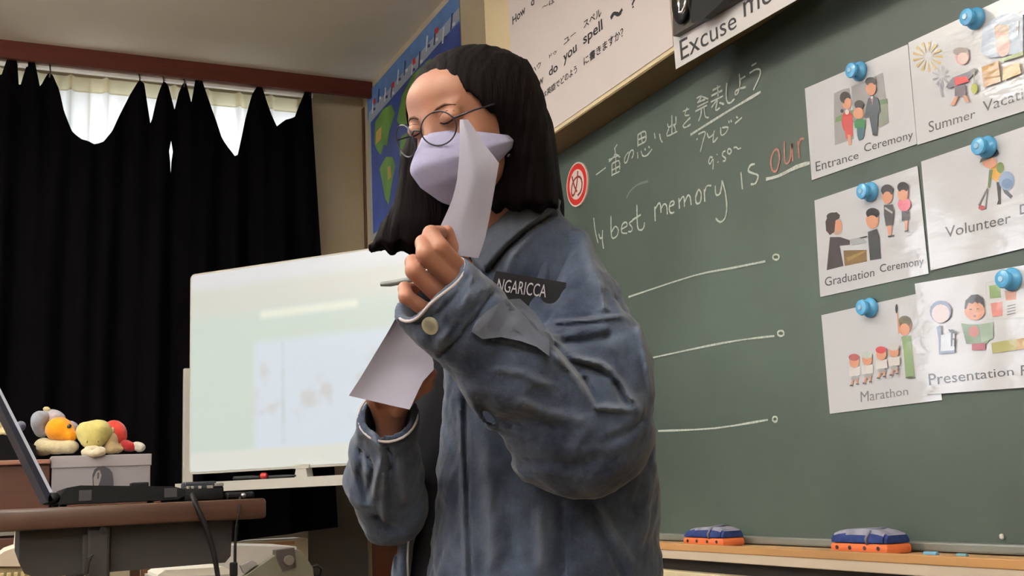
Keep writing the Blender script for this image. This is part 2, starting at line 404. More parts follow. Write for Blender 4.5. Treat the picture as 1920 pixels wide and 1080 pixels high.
chalk(A, [[(840,660),(1130,478),(1410,312)]], 0.0075, 'chalk_underline')
chalk(A, [
 [(905,655),(960,635),(945,700),(920,798)], [(890,700),(898,690)], [(975,645),(990,682),(1025,655),(1035,625)], [(1030,640),(1025,720),(1062,680)],
 [(1085,600),(1090,662),(1125,645),(1145,600),(1098,602)], [(1150,545),(1155,565)], [(1168,538),(1172,558)], [(1212,513),(1225,525)], [(1200,570),(1258,520)],
 ], 0.0044, 'chalk_note')
chalk(A, [
 [(1020,845),(1000,840),(988,880),(1000,895),(1025,858),(1022,940)], [(1055,815),(1057,824)], [(1063,876),(1066,884)],
 [(1125,790),(1105,800),(1100,828),(1125,850),(1120,870),(1103,872)], [(1150,770),(1140,800),(1160,815),(1172,785),(1150,770)],
 [(1190,765),(1212,760),(1228,775),(1250,765)]], 0.0044, 'chalk_note')
chalk(B, [
 [(100,770),(110,860),(122,920),(135,975)], [(142,900),(152,935),(170,930)], [(172,870),(170,950),(180,1020)],
 ], 0.0052, 'chalk_word')
chalk(B, [
 [(240,755),(245,925),(285,920),(300,870),(275,840),(245,885)], [(325,862),(370,835),(360,805),(330,830),(328,890),(372,895)],
 [(415,795),(388,815),(412,850),(405,880),(380,882)], [(450,665),(455,840),(480,870),(505,850),(512,808)], [(412,790),(482,745)],
 ], 0.0052, 'chalk_word')
chalk(B, [
 [(595,680),(598,798)], [(598,700),(625,655),(640,662),(645,730)], [(645,700),(668,660),(690,672),(697,742)],
 [(715,680),(750,660),(745,635),(720,650),(712,700),(725,732),(752,725)], [(790,610),(795,698)], [(795,640),(820,600),(832,612),(835,682)],
 [(838,640),(862,590),(880,600),(890,667)], [(940,560),(925,610),(935,655),(965,640),(970,570),(950,542),(940,560)],
 [(995,540),(1000,640)], [(998,570),(1015,515),(1052,510)], [(1085,510),(1090,582),(1125,570),(1140,468)], [(1140,468),(1165,560),(1178,680),(1165,770),(1125,805),(1088,775)],
 ], 0.0052, 'chalk_word')
chalk(B, [
 [(1292,400),(1305,540)], [(1405,335),(1370,345),(1352,390),(1390,410),(1432,430),(1410,492),(1372,498)]], 0.0052, 'chalk_word')
chalk(B, [[(1560,228),(1535,300),(1545,382),(1580,390),(1605,300),(1592,218),(1560,228)], [(1645,150),(1650,322),(1690,302),(1705,170)], [(1705,170),(1712,312)],
 [(1755,150),(1765,288)], [(1760,190),(1775,135),(1802,130)]], 0.0052, 'chalk_word_pink', m_pink)
chalk(B, [[(1495,458),(1600,430),(1740,360),(1850,325)]], 0.0085, 'chalk_blank_line')
chalk(B, [[(365,610),(400,550),(460,500),(540,475)]], 0.006, 'chalk_smear_arc', mat('faint_chalk', srgb(112, 122, 118), 0.95, 0.1))
I_ = lambda x, y: (x, y)
chalk(I_, [[(1178,557),(1300,517),(1370,503),(1435,490)], oval(1455,482,6,5,8)+[(1461,482)]], 0.0048, 'chalk_line')
chalk(I_, [[(1213,673),(1330,648),(1400,636),(1452,630)], oval(1464,625,6,5,8)+[(1470,625)]], 0.0048, 'chalk_line')
chalk(I_, [
 [(1234,808),(1340,803),(1440,787)], oval(1453,786,4.5,5,8)+[(1457.5,786)]], 0.0048, 'chalk_line')
# faint wiped chalk dust
m_dust = mat('wiped_chalk_dust', srgb(96, 106, 98), 0.95, 0.1, (4, 0.1, (1,1,1)))
# ---- round red and white magnet with a kana
mp = onp(1084, 346, 0, XBs); mr = 42/F*(mp-CAM) @ (M.T @ np.array([0,0,-1.0]))
m_mred = mat('magnet_red', srgb(190, 40, 34), 0.4); m_mwh = mat('magnet_white', srgb(228, 214, 208), 0.4); m_mdk = mat('magnet_dark_red', srgb(120, 34, 26), 0.5)
mg = thing('goal_magnet', mp, 'round red and white magnet printed with one red kana, left end of the chalkboard', 'magnet')
def disc(mb, c, r, x0, x1, k=0, n=40):
    poly = [np.array([x0, c[1]+r*math.cos(2*math.pi*i/n), c[2]+r*math.sin(2*math.pi*i/n)]) for i in range(n)]
    mb.prism(poly, (x1-x0, 0, 0), k)
b = MB(); disc(b, mp, mr, XB-0.018, XB-0.012, 1); disc(b, mp, mr*0.93, XB-0.0185, XB-0.013, 0); disc(b, mp, mr*0.68, XB-0.019, XB-0.013, 1); b.build('disc', [m_mred, m_mwh], mg)
b = MB(); V, Fc = text_mesh('め'); V = (V - (V.max(0)+V.min(0))/2)/(V.max(0)-V.min(0)).max()*mr*1.15
b.add([(XB-0.0192, mp[1]-v[0], mp[2]+v[1]) for v in V], Fc); b.build('kana', m_mdk, mg)
# ================================================================ world map poster
XM = XB-0.004; PM = lambda px, py: onp(px, py, 0, XM)
PMz = lambda dx: (lambda px, py: onp(px, py, 0, XM-dx))
m_sea = mat('map_ocean_blue', srgb(48, 68, 140), 0.5, 0.4, (7, 0.2, (1,1,1))); m_hdr = mat('map_header_blue', srgb(86, 124, 178), 0.5, 0.4, (14, 0.15, (1,1,1)))
m_land = mat('map_land_green', srgb(96, 140, 58), 0.5, 0.4, (9, 0.2, (1,1,1))); m_band = mat('map_band_pale', srgb(150, 160, 178), 0.5)
m_navy = mat('map_print_navy', srgb(38, 40, 96), 0.5); m_mgn = mat('map_margin', srgb(150, 150, 140), 0.6); m_yel = mat('map_land_ochre', srgb(190, 150, 70), 0.5); m_teal = mat('map_teal', srgb(50, 96, 118), 0.5)
mpz = thing('world_map_poster', PM(780, 440), 'blue and green world map poster hung high beside the corner', 'poster')
yl = PM(691, 300)[1]; yr = PM(863, 60)[1]; zt_ = PM(700, 163)[2]; zb_ = PM(700, 448)[2]
b = MB(); b.box((XM, yr, zb_), (XB-0.001, yl, zt_)); b.build('sheet', m_mgn, mpz)
def yz(u, v): return np.array([0, yl+(yr-yl)*u, zb_+(zt_-zb_)*v])
def mpoly(mb, pts, dx, k): mb.flat([yz(u, v)+np.array([XM-dx, 0, 0]) for u, v in pts], k)
b = MB()
mpoly(b, [(0.04,0.03),(1,0.03),(1,0.99),(0.04,0.99)], 0.0004, 0)
mpoly(b, [(0.0,0.82),(1,0.82),(1,1),(0.0,1)], 0.0008, 1)
mpoly(b, [(0.02,0.78),(1,0.83),(1,0.90),(0.02,0.86)], 0.0011, 2)
land = [[(0.08,0.62),(0.1,0.75),(0.2,0.78),(0.3,0.76),(0.34,0.68),(0.27,0.6),(0.24,0.52),(0.2,0.55),(0.16,0.5),(0.12,0.55)],
 [(0.14,0.42),(0.22,0.46),(0.3,0.42),(0.33,0.35),(0.28,0.25),(0.24,0.14),(0.2,0.2),(0.17,0.32)],
 [(0.36,0.62),(0.42,0.74),(0.55,0.8),(0.72,0.79),(0.8,0.72),(0.76,0.62),(0.7,0.55),(0.66,0.6),(0.6,0.5),(0.55,0.56),(0.48,0.54),(0.4,0.56)],
 [(0.72,0.3),(0.8,0.36),(0.88,0.32),(0.9,0.22),(0.82,0.18),(0.74,0.2)], [(0.4,0.5),(0.5,0.48),(0.54,0.38),(0.5,0.2),(0.46,0.16),(0.42,0.3),(0.38,0.4)]]
for l in land: mpoly(b, l, 0.0013, 3)
for l in [[(0.1,0.6),(0.17,0.6),(0.18,0.68),(0.11,0.68)], [(0.5,0.6),(0.56,0.58),(0.58,0.66),(0.52,0.68)], [(0.24,0.3),(0.28,0.3),(0.27,0.38),(0.24,0.38)]]: mpoly(b, l, 0.0016, 4)
b.build('printed_map', [m_sea, m_hdr, m_band, m_land, m_yel, m_teal], mpz)
b = MB(); R = random.Random(4)
for i in range(12):                               # blurred title lettering and flags along the header
    u = 0.06+0.078*i; v = 0.86+0.03*math.sin(i*1.7)
    mpoly(b, [(u, v-0.03), (u+0.012, v-0.035), (u+0.03, v+0.05), (u+0.016, v+0.055)], 0.0016, i % 2)
    mpoly(b, [(u+0.02, v-0.02), (u+0.045, v-0.03), (u+0.047, v-0.012), (u+0.022, v-0.002)], 0.0018, (i+1) % 2)
    if i % 3 == 0: mpoly(b, [(u+0.02, v+0.02), (u+0.05, v+0.015), (u+0.05, v+0.05), (u+0.02, v+0.055)], 0.0018, 2)
build_split(b, 'printed_title_mark', [mat('map_white_print', srgb(205, 208, 212), 0.5), m_navy, m_mred], mpz)
# ================================================================ English phrase poster on the cream panel
XQ = XU-0.003
PQ = lambda px, py: onp(px, py, 0, XQ-0.0006)
m_paper = mat('poster_paper', srgb(228, 218, 218), 0.5, 0.4); m_ink = mat('black_ink', srgb(26, 22, 28), 0.6)
ya, yb2 = onp(956, 60, 0, XQ)[1], onp(1260, 60, 0, XQ)[1]
z0 = onp(1100, 198, 0, XQ)[2]
po = thing('phrase_poster', (XQ, (ya+yb2)/2, z0), 'large white paper poster with English questions and Japanese below, over the chalkboard', 'poster')
b = MB(); b.box((XQ, yb2, z0), (XU-0.0003, ya, ZC_-0.03)); b.build('sheet', m_paper, po)
Q = ov(930, 0, 4.909)
def tq(nm, s, q):
    mb = MB(); textq(mb, s, [Q(*p) for p in q], PQ, 0, 0.018); mb.build('printed_words', m_ink, po)
b = 'e' 
tq(b, 'How', [(318,845),(440,760),(432,682),(318,770)]); tq(b, 'do', [(487,705),(568,650),(566,568),(487,622)])
tq(b, 'you', [(622,612),(745,495),(740,405),(620,515)]); tq(b, 'spell', [(805,440),(985,300),(975,170),(800,320)])
tq(b, 'How', [(152,232),(272,118),(265,42),(150,155)]); tq(b, 'd', [(322,62),(352,40),(352,-40),(322,-15)])
b = MB(); stroke(b, [Q(1055,170),Q(1085,125),(Q(1110,128)),Q(1135,130),Q(1162,82)], 0.012, PQ); b.build('printed_dash', m_ink, po); b = 'e'
tq(b, '?', [(1252,80),(1275,68),(1290,-40),(1240,-10)])
tq(b, 'do you do', [(440,-40),(900,-400),(895,-500),(438,-125)])
tq(b, 'ハウ', [(328,685),(415,612),(412,560),(326,632)]); tq(b, 'ドゥ', [(490,540),(558,492),(555,452),(488,505)])
tq(b, 'ユー', [(625,415),(738,310),(732,285),(622,365)]); tq(b, 'スペル', [(808,262),(972,145),(965,72),(803,200)])
tq(b, '～は英語でどのよう', [(385,945),(748,668),(740,592),(385,888)]); tq(b, 'に書きますか？', [(808,608),(1175,335),(1168,245),(805,528)])
tq(b, '～は', [(425,95),(540,22),(538,-20),(425,50)])
# ---- "Excuse me" strip
X5 = XU-0.012; P5 = lambda px, py: onp(px, py, 0, X5-0.0006)
strip_q = [(1267,130),(1640,-84),(1640,-152),(1262,68)]
st = thing('phrase_strip', P5(1268,130), 'long white paper strip reading Excuse me along the top of the chalkboard', 'sign')
b = MB(); b.prism([onp(x, y, 0, X5) for x, y in strip_q], (0.0012, 0, 0)); b.build('strip', mat('strip_paper', srgb(226, 222, 224), 0.4, 0.4), st)
S5 = ov(1240, 0, 7.7125)
b = MB()
textq(b, 'Excuse', [S5(262,872),S5(1090,430),S5(1088,130),S5(255,520)][:0] or [S5(285,880),S5(1092,400),S5(1068,148),S5(258,590)], P5)
b.build('printed_words', m_ink, st); b = MB()
textq(b, 'me', [(1395,33),(1447,3),(1447,-24),(1393,5)], P5)
b.build('printed_words', m_ink, st)
# ---- black monitor / device above the strip
X6 = XU-0.03
m_blk = mat('glossy_black', srgb(5, 5, 6), 0.45, 0.25); m_dbr = mat('dark_brown_frame', srgb(52, 44, 40), 0.5)
dv = thing('wall_speaker', onp(1300, 10, 0, XU), 'black wall-mounted device with a chrome loop, above the Excuse me strip', 'speaker')
b = MB(); b.prism([onp(x, y, 0, X6) for x, y in [(1262,68),(1400,-12),(1400,-120),(1258,-120)]], (0.029, 0, 0)); b.build('backing_board', m_dbr, dv)
b = MB(); b.prism([onp(x, y, 0, X6-0.02) for x, y in [(1296,42),(1320,34),(1358,0),(1390,-40),(1390,-140),(1290,-120),(1290,10)]], (0.02, 0, 0)); b.build('body', m_blk, dv)
b = MB(); c = onp(1274, 2, 0, X6-0.012); rr = 0.0016
b.ell(c+np.array([0.004,0,0]), (0.012, 0.038, 0.058), 0, 24); b.build('rounded_end', m_blk, dv, True)
b = MB(); pts = [onp(x, y, 0, X6-0.03) for x, y in [(1273,-10),(1272,12),(1275,22),(1280,22),(1285,12),(1286,-10)]]
b.tube(pts, 0.0045, n=10); b.build('chrome_loop', mat('chrome', srgb(220,220,222), 0.12, metal=1.0), dv, True)
# ================================================================ picture cards
m_card = mat('laminated_card', srgb(218, 219, 226), 0.4, 0.4, None, (9, 0.13, 0.012), coat=1.0, crough=0.06, bst=(1, 0.7, 2.2))
CM = {}
def cm(r, g, b_):
    if (r,g,b_) not in CM: CM[(r,g,b_)] = mat('print_%d_%d_%d' % (r,g,b_), srgb(r,g,b_), 0.4, 0.4, None, (9, 0.13, 0.012), coat=1.0, crough=0.06, bst=(1, 0.7, 2.2))
    return CM[(r,g,b_)]
def card(quad, xo, label, prints, words, cv, wcol=(70,68,72), th=0.0012):
    X = XB-0.0135-xo
    pl = lambda px, py: onp(px, py, 0, X)
    t = thing('picture_card', pl(*quad[0]), label, 'card')
    b = MB()
    # paper with a slight wave so that it catches the light
    n = 10; q = [np.array(p, float) for p in quad]     # BL BR TR TL
    V = []
    for j in range(n+1):
        for i in range(n+1):
            u, v = i/n, j/n; p = (q[0]*(1-u)+q[1]*u)*(1-v)+(q[3]*(1-u)+q[2]*u)*v
            V.append(pl(*p))
    N = len(V); Fs = [[j*(n+1)+i, j*(n+1)+i+1, (j+1)*(n+1)+i+1, (j+1)*(n+1)+i] for j in range(n) for i in range(n)]
    ring = [i for i in range(n+1)] + [j*(n+1)+n for j in range(1, n+1)] + [n*(n+1)+i for i in range(n-1, -1, -1)] + [j*(n+1) for j in range(n-1, 0, -1)]
    V2 = [v+np.array([th, 0, 0]) for v in V]
    b.add(V+V2, Fs + [[N+i for i in f][::-1] for f in Fs] + [[ring[i], N+ring[i], N+ring[(i+1) % len(ring)], ring[(i+1) % len(ring)]] for i in range(len(ring))])
    b.build('paper', m_card, t)
    if prints:
        cols = []; b = MB()
        for li, (col, pts) in enumerate(prints):
            if col not in cols: cols.append(col)
            dx = 0.0004 + 0.00012*li
            b.flat([onp(*cv(*p), 0, X-dx) for p in pts], cols.index(col))
        b.build('printed_picture', [cm(*c_) for c_ in cols], t)
    b = MB(); wl = lambda px, py: onp(px, py, 0, X-0.0005)
    for s, qd in words:
        b = MB(); textq(b, s, [cv(*p) for p in qd], wl); b.build('printed_words', cm(*wcol), t)
    return t
sk = (222,160,132); dk = (48,44,46)
C1 = ov(1500, 80, 4.0)
card([(1522,338),(1719,270),(1702,83),(1509,166)], 0.001, 'white picture card of a family of three, printed Entrance Ceremony', [
 ((158,156,160), [(255,380),(320,350),(370,340),(385,560),(405,720),(262,770),(255,560)]), ((150,148,152), [(385,330),(490,285),(620,225),(665,600),(600,640),(520,560),(400,600)]), ((110,140,100), [(270,560),(400,500),(400,560),(262,600)]),
 ((96,118,88), [(590,430),(655,420),(660,460),(590,470)]), ((134,142,130), [(590,470),(655,455),(665,600),(600,630)]),
 ((190,62,66), oval(355,590,42,85)), ((196,84,84), [(320,560),(395,540),(395,700),(345,720)]), (sk, [(355,690),(380,690),(385,765),(365,770)]), (sk, oval(350,450,36,50)), (dk, oval(338,412,40,46)), (sk, oval(358,450,26,36)), ((236,226,226), oval(352,520,16,20)), (dk, oval(315,512,12,14)),
 ((54,112,72), [(405,590),(440,565),(490,580),(490,640),(410,640)]), ((62,98,112), [(425,640),(485,640),(480,690),(470,720),(440,735),(430,700)]), (sk, oval(438,530,40,42)), (dk, oval(443,465,36,34)), (sk, oval(440,525,36,40)),
 ((70,78,88), [(510,420),(550,395),(585,420),(605,520),(585,530),(578,680),(545,695),(520,560),(480,560)]), ((230,226,228), [(528,405),(548,400),(542,470)]), ((150,60,60), [(535,420),(543,418),(540,480)]), (dk, oval(560,688,18,8)),
 (sk, oval(532,340,38,56)), (dk, oval(530,292,42,34)), (sk, oval(534,345,30,44))],
 [('Entrance', [(120,968),(440,868),(436,815),(116,895)]), ('Ceremony', [(482,842),(850,735),(845,655),(480,760)])], C1)
C2 = ov(1690, 0, 3.857)
card([(1720,272),(1958,196),(1940,-30),(1703,80)], 0.0016, 'white picture card with fireworks and a summer yukata, printed Summer Vacation, top right', [
 *[((206,176,106), [(190+25*math.cos(a), 410+25*math.sin(a)), (190+105*math.cos(a-0.09), 410+105*math.sin(a-0.09)), (190+110*math.cos(a+0.09), 410+110*math.sin(a+0.09))]) for a in [2*math.pi*i/13 for i in range(13)]],
 *[((160,164,184), [(285+10*math.cos(a), 550+10*math.sin(a)), (285+62*math.cos(a-0.1), 550+72*math.sin(a-0.1)), (285+62*math.cos(a+0.1), 550+74*math.sin(a+0.1))]) for a in [2*math.pi*i/9 for i in range(9)]],
 ((160,160,176), [(270,600),(280,600),(300,700),(290,700)]), ((214,150,150), oval(440,410,50,58)), ((128,112,112), oval(430,372,56,30)), ((226,200,196), oval(445,420,40,42)),
 ((108,104,118), [(320,630),(370,560),(480,520),(530,490),(545,510),(470,590),(340,640)]), ((196,58,62), [(380,560),(470,550),(490,590),(390,620)]), ((96,84,96), [(385,620),(465,610),(465,700),(385,695)]),
 (sk, [(390,700),(410,700),(385,760),(350,760)]), (sk, [(445,690),(470,690),(490,735),(460,735)]), ((168,170,70), oval(527,640,24,38)), ((120,120,90), [(522,500),(530,500),(530,605),(524,605)]),
 ((168,182,208), [(590,200),(700,110),(830,80),(880,90),(880,380),(640,420),(575,380)]), ((196,150,140), oval(725,240,50,60)), ((150,120,100), oval(725,205,56,30)), ((228,190,186), oval(735,330,52,80)),
 ((176,132,72), [(580,485),(700,440),(720,590),(595,632)]), ((196,156,84), [(735,490),(850,450),(865,530),(730,585)]), ((150,164,110), [(700,430),(880,370),(880,400),(720,450)]), ((140,66,70), oval(860,85,34,30)), ((120,100,100), [(835,150),(850,150),(845,250),(832,250)])],
 [('Summer', [(200,960),(535,850),(535,790),(195,880)]), ('Vacation', [(590,815),(1010,672),(1000,590),(588,735)])], C2)
C3 = ov(1520, 300, 4.154)
card([(1538,557),(1741,513),(1720,311),(1527,376)], 0.001, 'white picture card of a child receiving a certificate, printed Graduation Ceremony', [
 ((120,96,60), [(255,705),(435,700),(438,790),(265,825)]), ((156,128,80), [(280,760),(420,705),(435,712),(290,790)]), ((66,58,60), [(150,600),(230,600),(305,625),(305,660),(225,668),(255,825),(125,858)]), ((204,170,156), oval(205,520,42,66)),
 ((66,52,50), [(115,480),(140,425),(200,405),(230,430),(195,460),(185,560),(150,585),(120,550)]), ((58,54,54), oval(175,440,52,32)), (sk, oval(215,510,26,42)),
 ((176,182,186), [(300,620),(400,600),(440,640),(320,665)]), ((60,62,64), [(445,560),(515,535),(535,600),(545,765),(462,780),(450,640)]), ((50,46,48), [(380,605),(440,590),(440,600),(390,612)]), (sk, oval(480,468,50,66)), (dk, oval(482,415,52,42)), (sk, oval(478,480,44,50)),
 ((72,70,74), [(570,350),(640,345),(650,400),(640,505),(585,515),(570,420)]), ((200,196,200), [(580,365),(640,405),(635,420),(575,380)]), (sk, [(595,515),(630,510),(628,585),(605,585)]), ((60,58,60), [(600,592),(650,582),(650,592),(605,602)]), (sk, oval(596,280,42,62)), (dk, oval(595,235,48,45)), (sk, oval(596,290,34,46)),
 ((222,120,140), oval(728,345,50,55)), ((70,66,66), [(708,400),(758,395),(768,460),(710,475)]), (sk, [(730,470),(755,470),(750,545),(735,545)]), ((60,58,60), [(730,552),(762,545),(762,552),(732,560)]), (sk, oval(718,262,42,58)), (dk, oval(718,212,44,42)), (sk, oval(720,275,34,44))],
 [('Graduation', [(112,985),(495,905),(495,840),(110,915)]), ('Ceremony', [(540,895),(880,835),(878,752),(538,815)])], C3)
C4 = ov(1720, 230, 3.857)
card([(1745,507),(1985,450),(1965,222),(1727,303)], 0.002, 'white picture card of a person picking up litter, printed Volunteer Day', [
 ((52,50,54), [(572,430),(605,430),(605,590),(575,592),(585,560)]), ((52,50,58), [(600,440),(640,480),(690,530),(675,550),(630,510)]), ((210,160,60), [(530,330),(590,290),(620,350),(575,430),(535,400)]), ((100,120,64), oval(600,325,28,40)), ((84,100,60), [(520,340),(545,340),(525,470),(508,470)]),
 ((150,172,206), oval(645,420,56,70)), ((110,134,170), oval(650,440,40,36)), ((90,88,92), [(505,470),(512,472),(450,600),(438,600)]), ((90,88,92), [(505,480),(512,480),(495,625),(488,625)]), ((170,76,80), oval(465,615,24,16)),
 (sk, oval(522,290,52,40)), ((60,66,50), [(450,290),(590,230),(590,215),(460,260)]), ((44,48,70), oval(560,215,26,30))],
 [('Volunteer', [(205,835),(675,725),(675,650),(200,755)]), ('Day', [(742,690),(905,640),(900,560),(740,595)])], C4)
C5 = ov(1530, 490, 3.6)
card([(1556,776),(1766,750),(1745,545),(1540,591)], 0.001, 'white picture card of small runners, printed Marathon, lowest left', [
 ((140,164,122), [(575,510),(640,500),(668,785),(605,790),(590,600)]), ((150,110,90), oval(605,430,45,60)), ((96,90,70), oval(600,405,44,38)), (sk, oval(598,460,34,42)), (sk, [(545,340),(552,340),(568,480),(556,490)]), ((50,50,56), oval(543,320,8,32)), ((80,84,70), oval(638,785,34,8)),
 *sum([[((236,232,232), [(x-38,y+80),(x+38,y+70),(x+42,y+130),(x-34,y+140)]), ((170,176,180), oval(x+5,y+150,26,16)), (sk, [(x-12,y+155),(x,y+155),(x-14,y+196),(x-26,y+196)]), (sk, [(x+14,y+150),(x+26,y+150),(x+24,y+186),(x+14,y+186)]), (sk, oval(x,y+38,34,40)), (hc, oval(x-2,y+8,36,24)), ((90,86,90), oval(x-20,y+198,12,5)), ((90,86,90), oval(x+22,y+188,12,5))]
   for x, y, hc in [(258,640,(170,96,96)),(345,625,(206,214,210)),(440,590,(196,80,84)),(525,570,(216,214,214))]], [])],
 [('Marathon', [(302,952),(622,900),(618,850),(300,880)])], C5, (134,132,136))
C6 = ov(1720, 500, 4.155)
card([(1737,740),(1985,722),(1962,490),(1715,532)], 0.0035, 'white glossy picture card of two children at a board, printed Presentation, bottom right', [
 ((206,212,214), [(530,125),(900,40),(900,400),(540,415)]), ((222,222,224), [(540,132),(900,48),(900,392),(548,405)]), ((124,150,96), [(558,150),(648,135),(652,240),(566,248)]), ((204,128,86), [(680,190),(770,190),(770,255),(690,265)]), ((212,130,122), [(572,285),(662,272),(662,382),(584,390)]),
 *[((110,110,116), [(700,300+22*i+5),(765,290+22*i),(765,297+22*i),(700,307+22*i+5)]) for i in range(4)], ((164,160,96), [(575,595),(770,560),(770,650),(585,675)]), ((178,140,70), [(770,565),(900,545),(900,630),(770,650)]),
 ((110,130,104), [(340,440),(400,450),(560,450),(570,560),(540,600),(380,600)]), ((150,170,150), [(480,450),(590,430),(590,560),(500,590)]), ((170,98,86), oval(440,505,40,45)), ((150,52,66), [(425,600),(530,595),(530,648),(425,652)]), (sk, oval(445,345,80,72)), (dk, [(365,330),(375,265),(420,220),(470,215),(510,245),(525,320),(505,300),(490,270),(470,290),(450,270),(430,290),(400,280),(380,330)]), (sk, oval(445,350,58,58)), ((120,60,50), oval(448,385,12,10)), ((60,50,50), oval(415,332,12,4)), ((60,50,50), oval(470,328,12,4)),
 ((120,130,160), oval(180,350,84,86)), ((226,206,208), oval(182,365,70,72)), ((108,120,150), [(150,470),(180,455),(190,520),(180,660),(290,650),(290,670),(168,680),(165,560)]), ((222,226,236), [(185,530),(290,520),(290,650),(182,660)]), ((56,56,66), [(240,485),(310,510),(308,525),(250,510)]), ((56,56,66), [(262,490),(280,490),(270,620),(260,620)]), ((56,56,66), [(265,560),(292,556),(292,622),(284,622),(284,568),(265,572)])],
 [('Presentation', [(92,925),(752,845),(745,782),(85,835)]), ('Room', [(808,850),(1090,815),(1085,735),(806,770)])], C6, (62,60,64))
# ---- blue translucent magnets
m_bmag = mat('blue_translucent_plastic', srgb(96, 178, 232), 0.22, 0.5, trans=0.0, coat=0.2)
for k, (x, y, xo, what) in enumerate([(1613,134,0,'Entrance Ceremony card'),(1831,35,0.001,'Summer Vacation card'),(1634,360,0,'Graduation Ceremony card'),(1853,276,0.001,'Volunteer Day card'),(1633,577,0,'Marathon card'),(1899,524,0.0026,'Presentation card')]):
    X = XB-0.0155-xo; c = onp(x, y, 0, X); t = thing('magnet', c, 'round blue translucent magnet holding the %s' % what, 'magnet', None)
    r = 0.021
    b = MB(); prof = [(0,0.95),(0.004,1.0),(0.008,0.9),(0.012,0.62),(0.018,0.6),(0.023,0.8),(0.027,0.72),(0.029,0.4)]
    n = 24; V = []
    for (h, s) in prof:
        for i in range(n):
            a = 2*math.pi*i/n; V.append((X-h, c[1]+r*s*math.cos(a), c[2]+r*s*math.sin(a)))
    Fs = [[i*n+j, i*n+(j+1) % n, (i+1)*n+(j+1) % n, (i+1)*n+j] for i in range(len(prof)-1) for j in range(n)] + [list(range(n))[::-1], [(len(prof)-1)*n+j for j in range(n)]]
    b.add(V, Fs); o = b.build('body', m_bmag, t); smooth_by_angle(o, 50)
    b = MB(); b.tube([(X-0.0292, c[1], c[2]), (X-0.031, c[1], c[2])], [0.0065, 0.005], n=14); b.build('top_cap', mat('pale_blue_cap', srgb(150, 200, 235), 0.2, 0.6), t)
# ================================================================ erasers and chalk on the tray
m_or = mat('eraser_orange', srgb(226, 116, 66), 0.6); m_bl = mat('eraser_blue_felt', srgb(40, 54, 104), 0.9, 0.2, (50, 0.3, (1,1,1)), (300, 0.5, 0.002)); m_dt = mat('chalk_dusted_felt', srgb(136, 134, 150), 0.95, 0.1, (30, 0.3, (1,1,1)))
def eraser(px0, px1, py, lab, rise=0):
    xc_ = XT+0.05; a = onp(px0, py, 0, xc_-0.03); c = onp(px1, py, 0, xc_-0.03); y0, y1 = c[1], a[1]
    t = thing('board_eraser', (xc_, (y0+y1)/2, zT), lab, 'eraser'); L = y1-y0
    b = MB(); b.box((xc_-0.032, y0, zT), (xc_+0.032, y1, zT+0.02), bev=0.007); o = b.build('handle', m_or, t); smooth_by_angle(o)
    bm = bmesh.new(); bmesh.ops.create_cube(bm, size=1); bmesh.ops.subdivide_edges(bm, edges=list(bm.edges), cuts=6, use_grid_fill=True)
    bmesh.ops.bevel(bm, geom=[e for e in bm.edges if len(e.link_faces)==2 and e.calc_face_angle(0) > 1], offset=0.05, segments=2, affect='EDGES')
    for v in bm.verts:
        u = v.co.y*2; v.co.x *= 1-0.35*max(0, v.co.z+0.1); v.co = Vector((xc_+v.co.x*0.062, (y0+y1)/2+v.co.y*L*0.97, zT+0.02+(v.co.z+0.5)*(0.027-0.011*u*u*abs(u)+rise*(u*0.5+0.5))))
    b = MB(); b.bm(bm); zc9 = max(v[2] for v in b.V)-0.0045; b.mi = [1 if sum(b.V[i][2] for i in f)/len(f) > zc9+0.0015 or (sum(b.V[i][2] for i in f)/len(f) > zT+0.036) else 0 for f in b.F]; o = b.build('felt_pad', [m_bl, m_dt], t); smooth_by_angle(o, 70)
    b = MB()
    for s in (-0.36, -0.13, 0.13, 0.36):
        yy = (y0+y1)/2+s*L; b.tube([(xc_-0.0325, yy, zT+0.011), (xc_-0.0335, yy, zT+0.011)], 0.004, n=10)
    build_split(b, 'rivet', mat('dark_rivet', srgb(50, 36, 40), 0.5), t)
    b = MB(); yy = (y0+y1)/2-0.17*L
    b.tube([(xc_-0.03, yy, zT+0.018), (xc_-0.0335, yy, zT+0.028), (xc_-0.027, yy-0.006, zT+0.043), (xc_+0.0, yy-0.01, zT+0.047), (xc_+0.027, yy, zT+0.043)], 0.0035, n=6); b.build('strap', mat('eraser_strap', srgb(110, 112, 130), 0.7), t, True)
eraser(1281, 1356, 1012, 'blue and orange board eraser on the chalk ledge beside the denim jacket', -0.006)
eraser(1557, 1664, 1025, 'larger blue and orange board eraser on the chalk ledge under the Marathon card')
for (x, y, l, r, c, lab) in [(1744,1029,0.028,0.005,(120,170,205),'short blue chalk stub next to the larger eraser'),(1802,1031,0.02,0.0045,(110,150,160),'tiny teal chalk stub on the ledge, farther right')]:
    p = onp(x, y, 0, XT+0.02); b = MB(); z = zT+r
    b.tube([(XT+0.02, p[1]+l/2, z), (XT+0.022, p[1]-l/2, z)], r, n=12); o = b.build('chalk_stick', mat('chalk_%d' % c[0], srgb(*c), 0.9), None); tag(o, lab, 'chalk'); smooth_by_angle(o)
p = onp(1880, 1006, 0, XBs); b = MB(); b.box((XB-0.019, p[1]-0.004, p[2]-0.005), (XB-0.012, p[1]+0.004, p[2]+0.005), bev=0.003); tag(b.build('square_magnet', m_white), 'tiny white square magnet at the bottom edge of the chalkboard', 'magnet')
